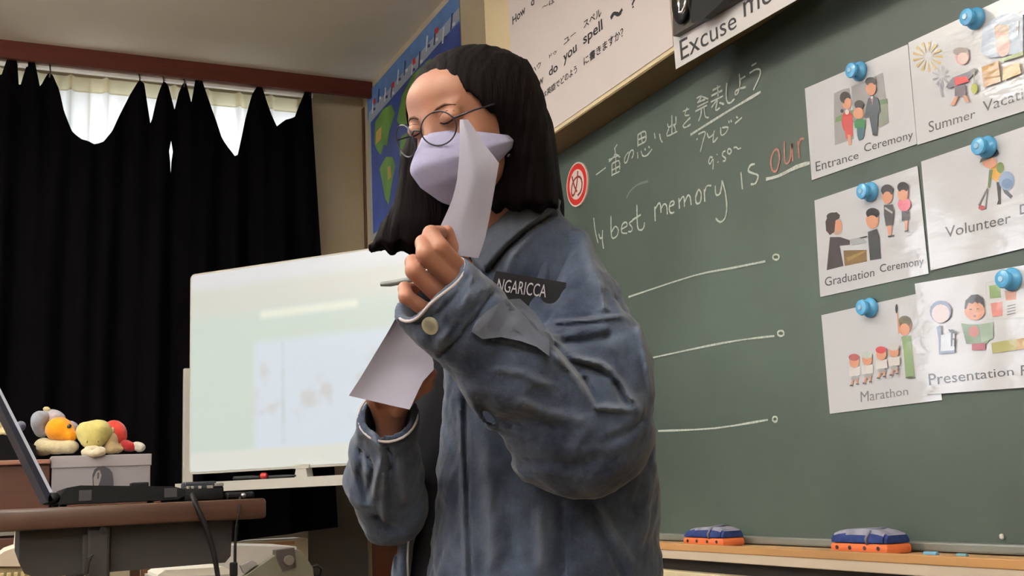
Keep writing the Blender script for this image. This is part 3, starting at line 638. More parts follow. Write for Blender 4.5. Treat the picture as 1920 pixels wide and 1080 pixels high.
# ================================================================ sheer and black curtains
m_sheer = mat('sheer_curtain', srgb(238, 236, 228), 0.9, 0.1)
nt = m_sheer.node_tree; bs = nt.nodes['Principled BSDF']; tr = nt.nodes.new('ShaderNodeBsdfTranslucent'); mx = nt.nodes.new('ShaderNodeMixShader'); mx.inputs[0].default_value = 0.8
tr.inputs[0].default_value = (0.93, 0.92, 0.88, 1); nt.links.new(bs.outputs[0], mx.inputs[1]); nt.links.new(tr.outputs[0], mx.inputs[2]); nt.links.new(mx.outputs[0], nt.nodes['Material Output'].inputs[0])
m_hem = mat('sheer_header', srgb(206, 192, 140), 0.9, 0.1)
nt = m_hem.node_tree; bs = nt.nodes['Principled BSDF']; tr = nt.nodes.new('ShaderNodeBsdfTranslucent'); mx = nt.nodes.new('ShaderNodeMixShader'); mx.inputs[0].default_value = 0.75
tr.inputs[0].default_value = (0.85, 0.78, 0.55, 1); nt.links.new(bs.outputs[0], mx.inputs[1]); nt.links.new(tr.outputs[0], mx.inputs[2]); nt.links.new(mx.outputs[0], nt.nodes['Material Output'].inputs[0])
YS = YF-0.055
def wave_sheet(x0, x1, z0f, z1f, yf, nx, nz, name, m, parent=None):
    V = []
    for j in range(nz+1):
        for i in range(nx+1):
            x = x0+(x1-x0)*i/nx; z0 = z0f(x); z1 = z1f(x); z = z1+(z0-z1)*j/nz
            V.append((x, yf(x, j/nz), z))
    Fs = [[j*(nx+1)+i, j*(nx+1)+i+1, (j+1)*(nx+1)+i+1, (j+1)*(nx+1)+i] for j in range(nz) for i in range(nx)]
    o = obj(name, V, Fs, m, parent, True); return o
zr = vb[2]-0.01
sh = thing('sheer_curtain', ((-1.0+XW1)/2, YS, 0.72), 'white sheer curtain with cream header hanging in the window behind the black curtain', 'curtain')
pl_ = 0.152
def ysh(x, t):
    ph = ((x-XW1)/pl_) % 1.0; fold = math.exp(-((ph-0.5)/0.07)**2)
    return YS + 0.006*math.sin(x*9) - 0.030*fold
hb = 0.068
wave_sheet(-1.0, XW1-0.035, lambda x: 0.72, lambda x: zr-hb, ysh, 300, 6, 'sheer_cloth', m_sheer, sh)
wave_sheet(-1.0, XW1-0.035, lambda x: zr-hb-0.004, lambda x: zr, lambda x, t: ysh(x, t)-0.002, 300, 2, 'header_band', m_hem, sh)
for k, px_ in enumerate([-12, 48, 108, 169, 228, 287, 345, 403, 461, 515, 560]):
    xq = onp(px_, 200, 1, YS)[0]; b = MB(); b.box((xq-0.007, YS+0.012, 0.73), (xq+0.007, YS+0.018, zr-0.002)); b.box((xq-0.003, YS+0.020, 0.73), (xq+0.003, YS+0.026, zr-0.002)); b.build('pleat', m_sheer, sh)
top = [(-60,118),(-20,112),(-8,135),(0,140),(3,140),(15,107),(32,107),(36,167),(45,135),(54,111),(64,111),(75,165),(88,139),(93,135),(99,139),(111,169),(120,210),(135,244),(154,262),(176,271),(195,264),(210,247),(225,214),(244,176),(259,153),(262,152),(270,157),(283,234),(294,184),(302,161),(307,154),(315,161),(328,204),(336,172),(343,156),(349,157),(358,194),(366,150),(369,147),(379,148),(397,206),(416,255),(439,294),(444,292),(461,221),(474,176),(484,161),(491,162),(502,191),(519,237),(536,225),(555,217),(562,199),(574,172),(587,172)]
YC = YF-0.13
m_blackout = mat('black_curtain_cloth', srgb(7, 6, 8), 0.95, 0.04, (30, 0.2, (1,1,1)))
TX = np.array([onp(x, y, 1, YC) for x, y in top]); 
TX = np.vstack([[[-1.9, YC, TX[0][2]-0.02], [-1.5, YC, TX[0][2]-0.2], [-1.2, YC, TX[0][2]-0.02]], TX[0:]])
rb = onp(632, 985, 1, YC); lb = onp(440, 1015, 1, YC)
def curtain(xa, xb_, lab, gap=None):
    nx = 330; nz = 40; V = []
    for j in range(nz+1):
        t = j/nz
        for i in range(nx+1):
            x = xa+(xb_-xa)*i/nx
            zt_ = np.interp(x, TX[:,0], TX[:,2]); zb__ = lb[2]+(rb[2]-lb[2])*(x-lb[0])/(rb[0]-lb[0]) if x > lb[0] else lb[2]
            z = zt_+(zb__-zt_)*t
            sx = x + max(0, (x-0.9))/0.5*0.10*min(1, (2.6-z)/1.9)      # right edge drifts right towards the hem
            if gap and gap[0] < z < gap[1]:
                k = math.sin(math.pi*(z-gap[0])/(gap[1]-gap[0])); 
                w_ = math.exp(-((x-gap[2])/0.03)**2)*0.009*k; sx += w_*gap[3]
            dep = 0.028*math.sin(x*31+1.3*math.sin(x*7))*min(1, 0.15+t*1.6) + 0.012*math.sin(x*57+t*2)
            V.append((sx, YC+dep, z))
    Fs = [[j*(nx+1)+i, j*(nx+1)+i+1, (j+1)*(nx+1)+i+1, (j+1)*(nx+1)+i] for j in range(nz) for i in range(nx)]
    o = obj('cloth', V, Fs, m_blackout, None, True); return o
xs_ = onp(321, 290, 1, YC)[0]; zg = (onp(321, 306, 1, YC)[2], onp(321, 268, 1, YC)[2])
hookpx = [(23,107),(59,111),(93,137),(261,152),(306,154),(345,156),(374,147),(488,161),(580,172)]
m_hook = mat('hook_metal', srgb(90, 84, 80), 0.4, metal=0.6)
for (xa, xb_, lab, g, hk) in [(-1.9, xs_, 'black blackout curtain, left half with a deep scoop in its sagging top edge', (zg[0], zg[1], xs_, -1), hookpx[:5]),
                          (xs_, TX[-1][0], 'black blackout curtain, right half with a V-shaped sag ending at the beige pillar', (zg[0], zg[1], xs_, 1), hookpx[5:])]:
    cu = curtain(xa, xb_, lab, g)
    t = thing('blackout_curtain', ((xa+xb_)/2, YC, lb[2]), lab, 'curtain', 'black curtains on the window')
    cu.parent = t; cu.location = Vector(ORG[cu]-ORG[t]); 
    for hx, hy in hk:
        p = onp(hx, hy, 1, YC); b = MB(); b.tube([p+np.array([0,0,-0.02]), p+np.array([0.003,0,0.01]), (p[0], YC+0.01, zr+0.02)], 0.0035, n=6); b.build('hook', m_hook, t)
# ================================================================ whiteboard on a stand, its projected picture painted as glow
wl = np.array(onp(357, 515, 1, 4.72)); wdir = _n([math.sin(math.radians(41.5)), -math.cos(math.radians(41.5)), 0])   # left edge and direction to the nearer right end
wnorm = np.array([wdir[1], -wdir[0], 0]); wnorm = wnorm if wnorm @ (CAM-wl) > 0 else -wnorm
zbt_ = onp(348, 890, 1, 4.72)[2]; zt2 = wl[2]; WW = 1.22
bd = thing('whiteboard', (wl[0]+wdir[0]*WW/2, wl[1]+wdir[1]*WW/2, 0.0), 'large whiteboard on a white stand, projection and reflections painted as pale glow, partly behind the person', 'display board')
m_glow = mat('whiteboard_glow', srgb(196, 202, 198), 0.25, 0.5)
def wp(u, v, o_=0): return np.array([wl[0], wl[1], 0]) + wdir*u + wnorm*o_ + np.array([0, 0, v])
def rrect(u0, v0, u1, v1, r, n=6):
    out = []
    for cx, cy, a0 in ((u1-r, v1-r, 0), (u0+r, v1-r, 90), (u0+r, v0+r, 180), (u1-r, v0+r, 270)):
        for i in range(n+1):
            a = math.radians(a0+90*i/n); out.append((cx+r*math.cos(a), cy+r*math.sin(a)))
    return out
HH = zt2-zbt_
b = MB(); b.prism([wp(u, v+zbt_) for u, v in rrect(0, 0, WW, HH, 0.022)], -wnorm*0.035); b.build('panel', m_white, bd)
b = MB(); b.prism([wp(u, v+zbt_, 0.003) for u, v in rrect(0.008, 0.008, WW-0.008, HH-0.008, 0.018)], -wnorm*0.003); glow_face = b.build('screen', m_glow, bd)  # whiteboard face, no display; its glow is painted
# projected picture and reflections painted as emission, in the panel's own coordinates
nt = m_glow.node_tree; bs = nt.nodes['Principled BSDF']; tc = nt.nodes.new('ShaderNodeTexCoord')
def dotn(v, off):
    n_ = nt.nodes.new('ShaderNodeVectorMath'); n_.operation = 'DOT_PRODUCT'; n_.inputs[1].default_value = v; nt.links.new(tc.outputs['Object'], n_.inputs[0])
    a_ = nt.nodes.new('ShaderNodeMath'); a_.operation = 'ADD'; a_.inputs[1].default_value = off; nt.links.new(n_.outputs['Value'], a_.inputs[0]); return a_.outputs[0]
su = dotn(tuple(wdir), WW/2); sv = dotn((0,0,1), -zbt_)
def mth(op, a, b_=None):
    n_ = nt.nodes.new('ShaderNodeMath'); n_.operation = op
    for k, x in enumerate((a, b_)):
        if x is None: continue
        if isinstance(x, (int, float)): n_.inputs[k].default_value = x
        else: nt.links.new(x, n_.inputs[k])
    return n_.outputs[0]
def sstep(x, a, b_):
    n_ = nt.nodes.new('ShaderNodeMapRange'); n_.interpolation_type = 'SMOOTHSTEP'; n_.inputs[1].default_value = a; n_.inputs[2].default_value = b_; nt.links.new(x, n_.inputs[0]); return n_.outputs[0]
def boxm(u0, u1, v0, v1, s=0.02):
    return mth('MULTIPLY', mth('MULTIPLY', sstep(su, u0-s, u0+s), sstep(su, u1+s, u1-s)), mth('MULTIPLY', sstep(sv, v0-s, v0+s), sstep(sv, v1+s, v1-s)))
colr = None
def layer(prev, col, m_):
    n_ = nt.nodes.new('ShaderNodeMix'); n_.data_type = 'RGBA'; nt.links.new(m_, n_.inputs[0])
    if isinstance(prev, tuple): n_.inputs[6].default_value = prev
    else: nt.links.new(prev, n_.inputs[6])
    n_.inputs[7].default_value = col; return n_.outputs[2]
U = lambda px: WW*np.interp(px, [357, 480, 655, 780, 846], [0, 0.27, 0.68, 1.02, 1.22])/1.22
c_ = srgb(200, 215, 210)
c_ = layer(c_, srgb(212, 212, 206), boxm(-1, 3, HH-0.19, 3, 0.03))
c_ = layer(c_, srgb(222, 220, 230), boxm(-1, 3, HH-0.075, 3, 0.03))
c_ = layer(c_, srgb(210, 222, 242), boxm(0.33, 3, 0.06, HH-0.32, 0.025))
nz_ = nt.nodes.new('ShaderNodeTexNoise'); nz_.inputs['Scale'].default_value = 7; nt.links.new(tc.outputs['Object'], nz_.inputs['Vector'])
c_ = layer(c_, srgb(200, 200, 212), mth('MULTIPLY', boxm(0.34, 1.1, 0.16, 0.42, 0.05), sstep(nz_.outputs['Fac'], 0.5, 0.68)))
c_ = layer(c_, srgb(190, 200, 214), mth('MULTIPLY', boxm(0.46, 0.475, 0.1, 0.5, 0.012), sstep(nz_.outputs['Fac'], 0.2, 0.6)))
c_ = layer(c_, srgb(236, 238, 226), boxm(0.36, 0.82, HH-0.225, HH-0.195, 0.015))  # lamp reflection painted as a bright streak
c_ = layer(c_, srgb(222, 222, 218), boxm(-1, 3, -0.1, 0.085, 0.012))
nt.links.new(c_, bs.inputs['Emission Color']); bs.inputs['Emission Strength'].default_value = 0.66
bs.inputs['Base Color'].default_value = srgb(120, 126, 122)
# stand: posts, tray with a bracket, feet
b = MB(); pa = wp(-0.045, 0, -0.045); pt = onp(346, 690, 1, 4.76)[2]
b.box(pa+np.array([-0.02,-0.015,0.06]), pa+np.array([0.02,0.015,0]) + np.array([0,0,pt]), bev=0.004); b.build('post', m_white, bd)
b = MB(); pa2 = wp(WW+0.045, 0, -0.045); b.box(pa2+np.array([-0.02,-0.015,0.06]), pa2+np.array([0.02,0.015,pt]), bev=0.004); b.build('post', m_white, bd)
zt3 = onp(470, 905, 1, 4.4)[2]
b = MB(); b.prism([wp(-0.045, zt3, 0.02), wp(WW+0.045, zt3, 0.02), wp(WW+0.045, zt3, -0.06), wp(-0.045, zt3, -0.06)], (0,0,-0.026)); b.prism([wp(-0.045, zt3+0.012, 0.03), wp(WW+0.045, zt3+0.012, 0.03), wp(WW+0.045, zt3+0.012, 0.02), wp(-0.045, zt3+0.012, 0.02)], (0,0,-0.038)); b.build('tray', m_white, bd)
b = MB(); ub = 0.52; b.prism([wp(ub, zt3, 0.01), wp(ub+0.065, zt3, 0.01), wp(ub+0.055, zbt_+0.004, 0.01), wp(ub+0.01, zbt_+0.004, 0.01)], -wnorm*0.04); b.prism([wp(ub-0.002, zbt_-0.002, 0.012), wp(ub+0.07, zbt_-0.002, 0.012), wp(ub+0.07, zbt_+0.014, 0.012), wp(ub-0.002, zbt_+0.014, 0.012)], -wnorm*0.01); b.build('bracket', m_white, bd)
b = MB()
for p_ in (pa, pa2): b.box(p_+np.array([-0.02,-0.16,0.0]), p_+np.array([0.02,0.16,0.06]), bev=0.008)
build_split(b, 'foot', m_white, bd)
# markers on the tray
for k, (u0, u1, r, nm, c, lab) in enumerate([(0.235,0.36,0.008,'black',(30,30,36),'black marker pen lying on the whiteboard tray, left one'),(0.37,0.395,0.012,'red',(190,50,50),'short red-capped marker on the whiteboard tray between the black ones'),(0.405,0.53,0.006,'black',(38,38,44),'thin dark pointer lying on the tray beside the bracket')]):
    b = MB(); b.tube([wp(u0, zt3+0.013+r, 0.012), wp(u0+0.7*(u1-u0), zt3+0.013+r, 0.012), wp(u1, zt3+0.013+r, 0.012)], [r, r, r*0.6], n=10)
    o = b.build('marker_pen', mat('pen_%s_%d' % (nm, k), srgb(*c), 0.4)); tag(o, lab, 'pen'); smooth_by_angle(o)
# ================================================================ things under the window
m_bge = mat('beige_cabinet', srgb(160, 148, 126), 0.6, 0.3, (3, 0.05, (1,1,1)))
YQ = 4.98
c0 = onp(440, 1004, 1, YQ); c1 = onp(578, 1000, 1, YQ)
t = thing('low_cabinet', ((c0[0]+c1[0])/2-0.3, YQ+0.1, 0), 'low beige cabinet under the black curtain hem', 'cabinet')
b = MB(); b.box((c0[0]-0.9, YQ, 0), (c1[0], YF-0.005, c0[2]-0.03), bev=0.004); b.build('body', m_bge, t)
b = MB(); zz = onp(500, 1020, 1, YQ)[2]; b.box((c0[0]-0.9, YQ-0.006, zz-0.008), (onp(552,1020,1,YQ)[0], YQ, zz+0.006)); b.build('edge_strip', mat('cabinet_brown_edge', srgb(150, 104, 70), 0.5), t)
# printer: white body with sloped grey side and control block
m_prn = mat('white_grey_plastic', srgb(180, 174, 168), 0.45, 0.4); m_prg = mat('olive_grey_plastic', srgb(92, 88, 76), 0.5); m_prd = mat('dark_plastic', srgb(56, 46, 46), 0.5)
YPn = 3.1
def pn(x, y, dy=0): return onp(x, y, 1, YPn+dy)
t = thing('projector', pn(500, 1075), 'white and grey slope-sided office machine under the whiteboard', 'machine')
t.location.z = 0; ORG[t][2] = 0
b = MB(); b.prism([pn(436,1023), pn(556,1025), pn(556,1180), pn(436,1180)], (0,0.30,0)); b.build('body', m_prn, t)
b = MB(); b.prism([pn(448,1084), pn(517,1036), pn(533,1030), pn(556,1030), pn(580,1062), pn(592,1180), pn(448,1180)], (0,-0.04,0)); o = b.build('side_panel', m_prg, t)
b = MB(); b.prism([pn(518,1032,-0.045), pn(552,1027,-0.045), pn(556,1064,-0.045), pn(530,1072,-0.045), pn(518,1046,-0.045)], (0,0.05,0)); b.build('control_block', m_prd, t)
b = MB(); c = pn(541, 1050, -0.05); b.tube([c, c+np.array([0,-0.012,0])], 0.013, n=18); b.build('knob', mat('grey_knob', srgb(90, 82, 74), 0.5), t)
b = MB(); b.prism([pn(448,1060,-0.002), pn(470,1050,-0.002), pn(480,1056,-0.002), pn(456,1075,-0.002)], (0,-0.02,0)); b.build('grey_tab', mat('tab_grey', srgb(130, 126, 124), 0.5), t)
b = MB(); b.box(pn(440,1180)*np.array([1,1,0])+np.array([0,0,0]), pn(590,1176,0.28), bev=0.004)
b.build('pedestal', m_prd, t)
b = MB(); b.tube([pn(560,1040,-0.01), pn(572,1050,-0.03), pn(583,1066,-0.03), pn(590,1085,-0.02), pn(592,1120,-0.01)], 0.005, n=6); b.tube([pn(583,1064,-0.03), pn(594,1060,-0.035), pn(603,1066,-0.03), pn(600,1078,-0.02), pn(588,1084,-0.02)], 0.004, n=6); b.tube([pn(558,1037,-0.01), pn(563,1042,-0.015)], 0.008, n=8); b.build('cable', mat('black_rubber', srgb(14, 12, 14), 0.6, 0.2), t, True)
# white thing peeping out beneath the desk tray
m_cloth = mat('white_cover', srgb(222, 216, 206), 0.8)
YH = 2.75
def hn(x, y, dy=0): return onp(x, y, 1, YH+dy)
t = thing('desk_chair', hn(360, 1100), 'white plastic bin top showing beneath the desk tray', 'bin'); t.name = 'bin'; t.location.z = 0; ORG[t][2] = 0
b = MB(); b.prism([hn(296,1078), hn(310,1069), hn(420,1063), hn(436,1070), hn(436,1400), hn(296,1400)], (0,0.2,0)); b.build('body', m_cloth, t)
b = MB(); b.prism([hn(292,1084,-0.01), hn(440,1076,-0.01), hn(440,1082,-0.01), hn(292,1090,-0.01)], (0,0.22,0)); b.build('rim', m_prn, t)
# ribbed cream heater with white cover, bottom left
t = thing('heater', hn(20, 1100), 'cream ribbed heater with a white rounded cover at the lower left edge', 'heater'); t.location.z = 0; ORG[t][2] = 0
b = MB(); b.prism([hn(-90,1062), hn(-60,1040), hn(0,1040), hn(8,1034), hn(28,1027), hn(31,1000), hn(36,1002), hn(38,1062)], (0,0.3,0)); b.build('cover', mat('ivory_cover', srgb(216, 200, 184), 0.6), t)
x0, x1 = hn(-90,1063)[0], hn(120,1063)[0]; z1 = hn(20,1063)[2]
b = MB(); b.box((x0, YH+0.01, 0.05), (x1, YH+0.3, z1), bev=0.004); b.build('body', m_bge, t)
for i in range(16):
    xx = x0+0.01+i*(x1-x0)/16; b = MB(); b.box((xx, YH-0.006, 0.08), (xx+0.009, YH+0.01, z1-0.012), bev=0.002); b.build('rib', mat('rib_yellow', srgb(198, 180, 130), 0.5), t)
# ================================================================ brown cabinet, low table, white box, soft toys (behind the laptop)
YD = 3.55
def dn(x, y, dy=0): return onp(x, y, 1, YD+dy)
m_teak = mat('red_brown_cabinet_wood', srgb(66, 34, 22), 0.5, 0.4, (5, 0.2, (0.3,1,5)))
t = thing('wooden_cabinet', (dn(-60,900)[0], YD+0.2, 0), 'reddish brown wooden cabinet behind the laptop screen', 'cabinet')
zc = dn(60, 862)[2]; xr = dn(95, 862)[0]
b = MB(); b.box((xr-0.75, YD, 0.04), (xr, YD+0.42, zc-0.012), bev=0.004); b.build('body', m_teak, t)
b = MB(); b.box((xr-0.77, YD-0.012, zc-0.014), (xr, YD+0.43, zc), bev=0.003); b.build('top', mat('cabinet_top', srgb(120, 80, 66), 0.5), t)
zdr = dn(20, 985)[2]
b = MB(); b.box((xr-0.74, YD-0.012, zdr-0.028), (xr-0.005, YD, zdr)); b.box((xr-0.74, YD-0.02, zdr-0.012), (xr-0.005, YD-0.01, zdr-0.008)); b.build('drawer_rail', m_alu, t)
b = MB(); b.box((xr-0.73, YD-0.012, 0.1), (xr-0.005, YD, zdr-0.035), bev=0.004); b.build('door', m_teak, t)
b = MB(); b.box((xr-0.76, YD-0.06, 0), (xr+0.005, YD+0.4, 0.04)); b.build('plinth', m_brown, t)
# low table carrying the white box
zl = dn(190, 930)[2]
t = thing('side_table', (dn(190,930)[0], YD+0.15, 0), 'low dark wooden table carrying the white box, hidden behind the desk', 'table')
xa_, xb3 = xr+0.02, dn(300,930)[0]
b = MB(); b.box((xa_, YD-0.03, zl-0.03), (xb3, YD+0.36, zl), bev=0.004); b.build('table_top', m_teak, t)
for xx in (xa_+0.02, xb3-0.05):
    for yy in (YD-0.01, YD+0.31):
        b = MB(); b.box((xx, yy, 0), (xx+0.03, yy+0.03, zl-0.03), bev=0.003); b.build('leg', m_brown, t)
# white box
m_box = mat('white_cardboard', srgb(134, 128, 136), 0.6, 0.3)
bx0, bx1 = xr+0.004, dn(282, 880)[0]; zbx = dn(190, 853)[2]
t = thing('white_box', ((bx0+bx1)/2, YD, zl), 'white cardboard box with a dark arched picture on its side, under the soft toys', 'box')
b = MB(); b.box((bx0, YD, zl), (bx1, YD+0.26, zbx-0.004), bev=0.002); b.build('carton', m_box, t)
b = MB(); b.box((bx0-0.003, YD-0.003, zbx-0.035), (bx1+0.003, YD+0.263, zbx), bev=0.002); b.build('lid', mat('box_lid', srgb(150, 144, 150), 0.6), t)
D5 = ov(0, 740, 4.909)
def dpt(x, y, o_=0): p = D5(x, y); return onp(p[0], p[1], 1, YD-0.0035-o_)
b = MB()
b.flat([dpt(x, y) for x, y in [(855,880),(850,740),(868,690),(905,662),(955,658),(1005,680),(1035,720),(1045,800),(1045,880)]], 0)
b.flat([dpt(x, y, 0.0004) for x, y in [(865,840),(860,770),(885,710),(915,690),(935,740),(920,800),(900,850)]], 1)
b.flat([dpt(x, y, 0.0008) for x, y in [(895,720),(915,715),(910,770),(895,780)]], 2)
b.build('printed_portrait', [mat('pr_grey', srgb(50, 48, 58), 0.6), mat('pr_mid', srgb(124, 118, 120), 0.6), mat('pr_dk', srgb(60, 56, 62), 0.6)], t)
# soft toys built from blended rounded volumes
def toy(name, lab, parts_, dep, h=0.004, group='soft toys on the white box'):
    """parts_: (part name, material, [(crop pt, radius px | (rx,ry), dz)], blend)"""
    o0 = dn(*parts_[0][2][0][0])
    t = thing(name, (o0[0], YD+0.1, zbx), lab, 'soft toy', group)
    for pname, m_, balls, k in parts_:
        bb = []
        for (x, y), r, dz in balls:
            px, py = x, y; D = dep+dz; r = r if isinstance(r, tuple) else (r, r)
            bb.append((K(px, py, D), np.array([r[0]/F*D, r[1]/F*D, min(r)/F*D*1.05])))
        def fn(p):
            d = None
            for c, r in bb:
                e = s_ell(p, c, r); d = e if d is None else smin(d, e, k)
            return d + 0.0012*fnoise(p, 260, 1.0)
        lo = np.min([c-r for c, r in bb], 0)-0.012; hi = np.max([c+r for c, r in bb], 0)+0.012
        V, Fc = nets(fn, lo, hi, h); obj(pname, cam2w(V), Fc, m_, t, True)
    return t
def plush(r, g, b_): return mat('plush_%d_%d_%d' % (r, g, b_), srgb(r, g, b_), 0.95, 0.1, (60, 0.12, (1,1,1)), (400, 0.6, 0.002), sheen=0.3)
DT = YD/ (ray(170, 820)[1]) + 0.08
def t5(x, y): return D5(x, y)
toy('soft_toy', 'small soft toy with a pale grey hood and orange face, lying on its cream paw', [
 ('hood', plush(172,164,172), [(t5(440,250),(24,22),0.03),(t5(500,230),(20,16),0.03),(t5(640,300),(16,12),0.06)], 0.02),
 ('ear', plush(148,150,162), [(t5(350,250),(13,20),-0.02),(t5(385,340),(12,11),-0.01),(t5(400,210),(12,12),0.0)], 0.015),
 ('face', plush(236,152,30), [(t5(545,320),(25,23),-0.01),(t5(600,350),(16,14),-0.02),(t5(650,385),(12,10),-0.03)], 0.015),
 ('nose', mat('toy_black', srgb(20,18,20), 0.3), [(t5(638,292),(4.5,5),-0.05)], 0.004),
 ('top_tuft', plush(216,200,150), [(t5(420,130),(6,4),0.02),(t5(445,140),(4,4),0.02)], 0.006),
 ('paw', plush(196,184,150), [(t5(400,480),(17,17),-0.02),(t5(520,480),(19,14),-0.03),(t5(640,480),(17,13),-0.04)], 0.02)], DT)
toy('soft_toy', 'small soft toy with a shaggy yellow head and cream muzzle resting on the box edge', [
 ('head', plush(206,194,120), [(t5(850,340),(28,20),-0.03),(t5(930,340),(18,20),-0.02),(t5(770,350),(11,16),-0.02),(t5(850,430),(20,15),-0.04)], 0.02),
 ('muzzle', plush(214,200,176), [(t5(795,530),(10,8),-0.08),(t5(860,545),(12,7),-0.09),(t5(925,520),(11,9),-0.08),(t5(850,500),(16,7),-0.06)], 0.01),
 ('eyes', mat('toy_eye', srgb(96,80,50), 0.3), [(t5(800,435),(2.2,3),-0.082),(t5(905,432),(2.2,3),-0.08)], 0.001),
 ('body', plush(206,180,140), [(t5(1020,430),(13,18),0.0),(t5(1060,500),(16,8),0.0),(t5(1010,500),(12,9),-0.02)], 0.015)], DT)
toy('soft_toy', 'small red soft toy with a white bobble, slumped at the right end of the box', [
 ('body', plush(186,60,50), [(t5(1060,330),(18,18),0.05),(t5(1110,390),(11,16),0.04),(t5(1020,300),(10,9),0.05)], 0.02),
 ('hat', plush(140,28,30), [(t5(1200,480),(14,9),0.02),(t5(1150,460),(10,9),0.03)], 0.015),
 ('trim_stripe', plush(196,170,130), [(t5(1110,470),(10,5),0.02),(t5(1035,330),(4,7),0.0)], 0.006),
 ('bobble', plush(206,200,190), [(t5(1260,460),(8,6),0.02),(t5(1300,485),(8,8),0.02),(t5(1270,490),(8,6),0.02)], 0.008)], DT)
toy('soft_toy', 'cream soft toy with a blue-grey ear at the far left edge', [
 ('body', plush(214,198,150), [(t5(-10,200),(10,16),0.0),(t5(10,300),(9,14),0.0),(t5(80,350),(14,9),-0.01),(t5(130,370),(8,6),-0.01),(t5(-60,300),(24,20),0.02),(t5(-40,430),(30,20),0.02)], 0.015),
 ('ear', plush(96,100,116), [(t5(40,200),(5,14),0.02),(t5(190,290),(9,10),0.03),(t5(110,270),(14,6),0.04)], 0.01)], DT, 0.004, 'soft toys on the white box')
b = MB(); z = zc
def bagpt(x, y, dy): p = D5(x, y); return onp(p[0], p[1], 1, YD+dy)
t = thing('black_pouch', bagpt(80, 600, 0.1), 'black cloth pouch on the brown cabinet behind the laptop lid', 'pouch'); t.location.z = z; ORG[t][2] = z
b.prism([bagpt(-260,600,0.06), bagpt(-260,420,0.06), bagpt(20,365,0.06), bagpt(180,390,0.06), bagpt(330,470,0.06), bagpt(342,590,0.06), bagpt(200,608,0.06)], (0,0.1,0))
b.build('bag', mat('black_cloth', srgb(14, 13, 15), 0.9, 0.1), t)
# ================================================================ pupil desk, laptop, clutter
YK = 1.88
def kn(x, y, dy=0): return onp(x, y, 1, YK+dy)
zdt = 0.8235; zdu = kn(250, 985)[2]
xk0, xk1 = kn(-70, 960)[0], kn(500, 960)[0]
dk_ = thing('school_desk', ((xk0+xk1)/2, YK+0.3, 0), 'wooden-topped school desk with a grey metal book tray, carrying the laptop', 'desk')
b = MB(); b.box((xk0, YK, zdu), (xk1, YK+0.62, zdt), bev=0.006); o = b.build('desk_top', mat('desk_wood', srgb(62, 40, 30), 0.4, 0.4, (8, 0.25, (0.4,3,6)), coat=0.1), dk_); smooth_by_angle(o)
m_gm = mat('grey_metal', srgb(44, 41, 41), 0.6, 0.25, (3, 0.06, (1,1,1)))
xt0, xt1 = kn(36, 1030, 0.03)[0], kn(436, 1030, 0.03)[0]; zt0 = kn(240, 1072, 0.03)[2]
b = MB(); pr = [(xt0, zdu), (xt0, zt0+0.025), (xt0+0.008, zt0+0.008), (xt0+0.025, zt0), (xt1-0.012, zt0+0.004), (xt1-0.003, zt0+0.014), (xt1, zdu)]
b.prism([(x, YK+0.03, z) for x, z in pr], (0, 0.56, 0)); b.build('book_tray', m_gm, dk_)
xl0, xl1 = kn(162, 1030, 0.02)[0], kn(206, 1030, 0.02)[0]
for yy in (YK+0.012, YK+0.59):
    b = MB(); b.box((xl0, yy, 0.05), (xl1, yy+0.018, zdu), bev=0.005); b.box((xl0-0.006, yy+0.004, zt0), (xl0+0.002, yy+0.02, zdu-0.01), bev=0.002); b.build('leg', m_gm, dk_)
    b = MB(); b.box((xl0-0.2, yy-0.005, 0.0), (xl1+0.18, yy+0.03, 0.05), bev=0.01); b.build('foot', m_gm, dk_)
b = MB(); p = kn(193, 993, 0.01); b.tube([p, p+np.array([0,-0.003,0])], 0.005, n=10); b.build('bolt', mat('bolt_dark', srgb(40,38,42), 0.4, metal=0.6), dk_)
b = MB(); b.tube([kn(173,1040,0.0), kn(168,1048,-0.004), kn(164,1058,0.0), kn(162,1075,0.004)], 0.003, n=6); b.build('bag_hook', m_gm, dk_)
# laptop seen from its side
m_lap = mat('laptop_black', srgb(10, 10, 13), 0.6, 0.2); m_lid = mat('laptop_lid_navy', srgb(14, 18, 36), 0.5, 0.3); m_lsc = mat('laptop_screen_lit', srgb(10,12,22), 0.7, 0.1)
YLp = 1.93; LW = 0.34
def ln(x, y, dy=0): return onp(x, y, 1, YLp+dy)
xh = ln(112, 930)[0]; xe = ln(348, 930)[0]
lp = thing('laptop', ((xh+xe)/2, YLp, zdt), 'open black laptop seen from its side, lid leaning left past the frame edge', 'laptop')
zb0 = zdt+0.004; zb1 = ln(240, 908)[2]
b = MB(); b.prism([(xh-0.006, YLp, zb0+0.004), (xh+0.01, YLp, zb1-0.002), (xh+0.03, YLp, zb1+0.001), (xe-0.02, YLp, zb1-0.006), (xe, YLp, zb1-0.012), (xe, YLp, zb0+0.006), (xe-0.012, YLp, zb0), (xh, YLp, zb0)], (0, LW, 0)); b.build('base', m_lap, lp)
Y1 = np.array([0, 0.0012, 0]); pts = [ln(102,936), ln(-14,705)]; dv_ = _n(pts[1]-pts[0]); nv = np.array([dv_[2], 0, -dv_[0]]); 
b = MB(); L0 = pts[0]; L1 = pts[1]+dv_*0.02
b.prism([L0-nv*0.002, L1-nv*0.001, L1-nv*0.009, L0-nv*0.011], (0, LW, 0)); b.build('lid', m_lid, lp)
b = MB(); b.prism([L0+dv_*0.012+nv*0.0026-Y1, L1-dv_*0.012+nv*0.0018-Y1, L1-dv_*0.012-nv*0.0022-Y1, L0+dv_*0.012-nv*0.002-Y1], (0, 0.003, 0)); b.build('lid_edge_trim', mat('lid_silver_edge', srgb(200,208,230), 0.3), lp)
